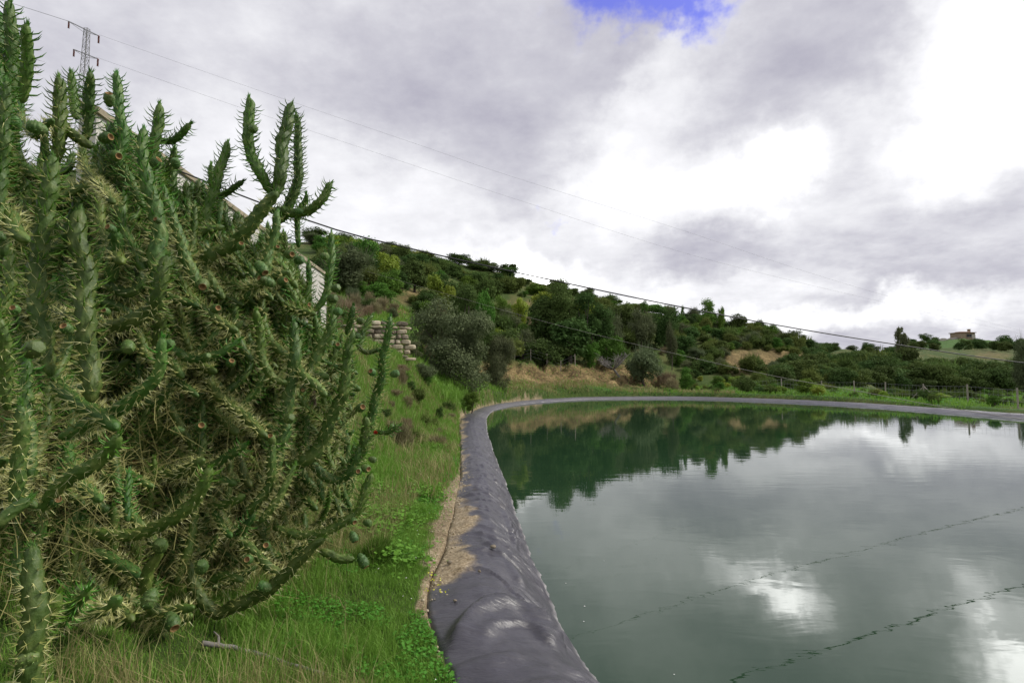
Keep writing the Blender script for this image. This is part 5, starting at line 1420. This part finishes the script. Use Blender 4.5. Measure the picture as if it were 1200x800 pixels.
for px, py, sx, sy, tw, sc, k in ((78, 385, .05, .6, 1.1, 1.15, 0), (130, 268, -.2, .3, 1.2, 1.0, 0), (184, 258, -.2, .3, 1.2, .9, 2), (17, 362, .2, .4, 1.1, .9, 2), (124, 365, .1, .3, 1.2, .9, 0), (318, 515, .1, .9, .9, 1.2, 1),
                                  (282, 289, .5, .5, .8, 1.0, 1), (325, 290, .6, .2, .9, .9, 0), (44, 150, -.7, .1, .5, 1.3, 4), (16, 145, .3, .1, .5, 1.3, 4), (128, 118, .3, .6, .5, 1.2, 1),
                                  (122, 162, .9, .0, .3, 1.2, 3), (134, 182, .9, -.3, .5, 1.2, 3), (38, 410, .9, .3, .4, 1.6, 4), (150, 405, .4, -.6, .5, 1.3, 4), (206, 192, .2, .6, .5, 1.1, 4),
                                  (238, 332, .4, -.5, .8, 1.4, 3), (305, 312, .7, -.8, .3, 1.5, 3),  (338, 298, .7, -.1, .5, 1.3, 1), (350, 305, .9, .1, .3, 1.2, 4),
                                  (316, 331, -.6, .3, .6, 1.4, 1), (330, 330, .8, .2, .4, 1.2, 1), (389, 350, .8, .1, .4, 1.3, 4), (395, 365, .8, -.1, .4, 1.2, 4), (393, 338, .7, .2, .4, 1.2, 4), (422, 376, .8, -.1, .3, 1.0, 4), (436, 436, -.2, .3, .8, 1.3, 0),
                                  (396, 405, .2, .4, .9, 1.1, 0), (422, 478, .5, .2, .6, 1.4, 1), (462, 438, .9, .2, .2, 1.2, 4), (428, 548, .8, -.1, .7, 1.3, 1), (420, 552, .2, .2, 1.0, 1.2, 0), (436, 538, .9, -.2, .3, 1.0, 4), (414, 610, .6, -.2, .7, 1.2, 0),
                                  (414, 628, .5, -.8, .3, 1.3, 1), (424, 655, .6, -.8, .3, 1.5, 3), (430, 612, .8, -.1, .3, 1.1, 4), (291, 655, .1, .3, 1.0, 1.3, 0), (312, 640, .3, .5, .9, 1.2, 1), (355, 456, .3, -.3, .9, 1.0, 2), (310, 328, -.5, .2, .8, 1.2, 1),
                                  (235, 500, .5, .3, .7, 1.2, 1), (252, 362, .8, .1, .6, 1.2, 1), (270, 425, .6, .5, .6, 1.2, 0), (188, 640, .2, .6, .5, 1.5, 4), (176, 700, -.1, -.8, .4, 1.6, 4), (200, 725, .6, -.4, .5, 1.6, 3), (236, 665, .3, .8, .5, 1.5, 4), (380, 300, .8, -.2, .4, 1.1, 4)):
    d = dd(px) - .05 + (.1 if py < 200 else -.12); fruit(px, py, d, camdir(px, py, sx, sy, tw), sc, k)
nfr = 0
for path, d0, r in ALLP:
    if rg.random() < .25 and nfr < 50:
        k = rg.randrange(len(path) - 1); t = rg.random(); x = path[k][0] * (1 - t) + path[k + 1][0] * t; y = path[k][1] * (1 - t) + path[k + 1][1] * t; s = rg.choice([-1, 1])
        fruit(x + s * r * 650 / d0 * .9, y, d0 - r * .6, (s * .8, -rg.uniform(.0, .7), rg.uniform(-.3, .8)), rg.uniform(.8, 1.4), rg.choice([4, 4, 4, 0, 1, 2, 3])); nfr += 1
# one red bud
def flower(px, py, d):
    r = owner(px, py, d); mb = MB(); rng = np.random.default_rng(3)
    for k in range(14):
        a = k / 14 * 6.283 * 2; q = np.array([math.cos(a), math.sin(a), 0]); rr_ = .012 + .008 * (k > 6); s = np.array([-q[1], q[0], 0])
        mb.add([s * -.004, s * .004, q * rr_ * .8 + s * .009 + [0, 0, .018], q * rr_ * .5 + [0, 0, .036], q * rr_ * .8 - s * .009 + [0, 0, .018]], [[0, 1, 2, 3, 4]], 0)
    o = link('flower', mb.mesh('flower', [MATS['red_petal']]), r); o.location = Vector(P(px, py, d)) - r.location; o.rotation_euler = (1.0, .3, 0); o['label'] = 'small red flower bud'
flower(440, 508, dd(440) - .12)

# ------------------------------------------------------------------ dead tangle under the cactus
leafmat('dead_strands', (.035, .042, .014), (.090, .095, .030), (.26, .25, .09), 4, .15, .8)
def strands(n, poly_px, dr, ln, rad, rng, hang=.6):
    C = []
    while len(C) < n:
        x = rng.uniform(-40, 440); y = rng.uniform(380, 810)
        if inside(x, y, poly_px): C.append((x, y))
    Vs, Fs, off = [], [], 0
    for x, y in C:
        d = dd(x) + rng.uniform(*dr); p = P(x, y, d); g = 0
        a = rng.normal(size=3) * [.6, .4, .3]; a[2] -= hang * rng.random(); a /= np.linalg.norm(a); L = rng.uniform(*ln); bnd = rng.normal(size=3) * .35 * L + [0, 0, -.12 * L]
        t = np.linspace(0, 1, 5)[:, None]; q = p + a * L * t + bnd * t ** 2
        w = np.cross(a, rng.normal(size=3)); w /= np.linalg.norm(w); w *= rad * rng.uniform(.5, 1.3)
        V_ = np.empty((10, 3)); V_[0::2] = q - w; V_[1::2] = q + w
        Vs.append(V_); Fs.append(np.array([[2 * i, 2 * i + 1, 2 * i + 3, 2 * i + 2] for i in range(4)]) + off); off += 10
    return np.vstack(Vs), np.vstack(Fs)
v, f = strands(4200, [(-40, 470), (60, 500), (150, 430), (260, 440), (330, 540), (350, 640), (260, 690), (160, 740), (40, 830), (-40, 830)], (.1, 1.1), (.08, .38), .0016, np.random.default_rng(77))
v2, f2 = strands(2000, [(-40, 100), (60, 180), (220, 300), (400, 450), (400, 620), (300, 640), (100, 600), (-40, 600)], (.8, 1.7), (.1, .4), .0022, np.random.default_rng(78))
tag(link('dead_grass', mesh_arr('dead_grass', np.vstack([v, v2]), np.vstack([f, f2 + len(v)]), mats=[MATS['dead_strands']])), 'brown tangle of dead grass and spines inside the cactus thicket', 'dead grass', kind='stuff')
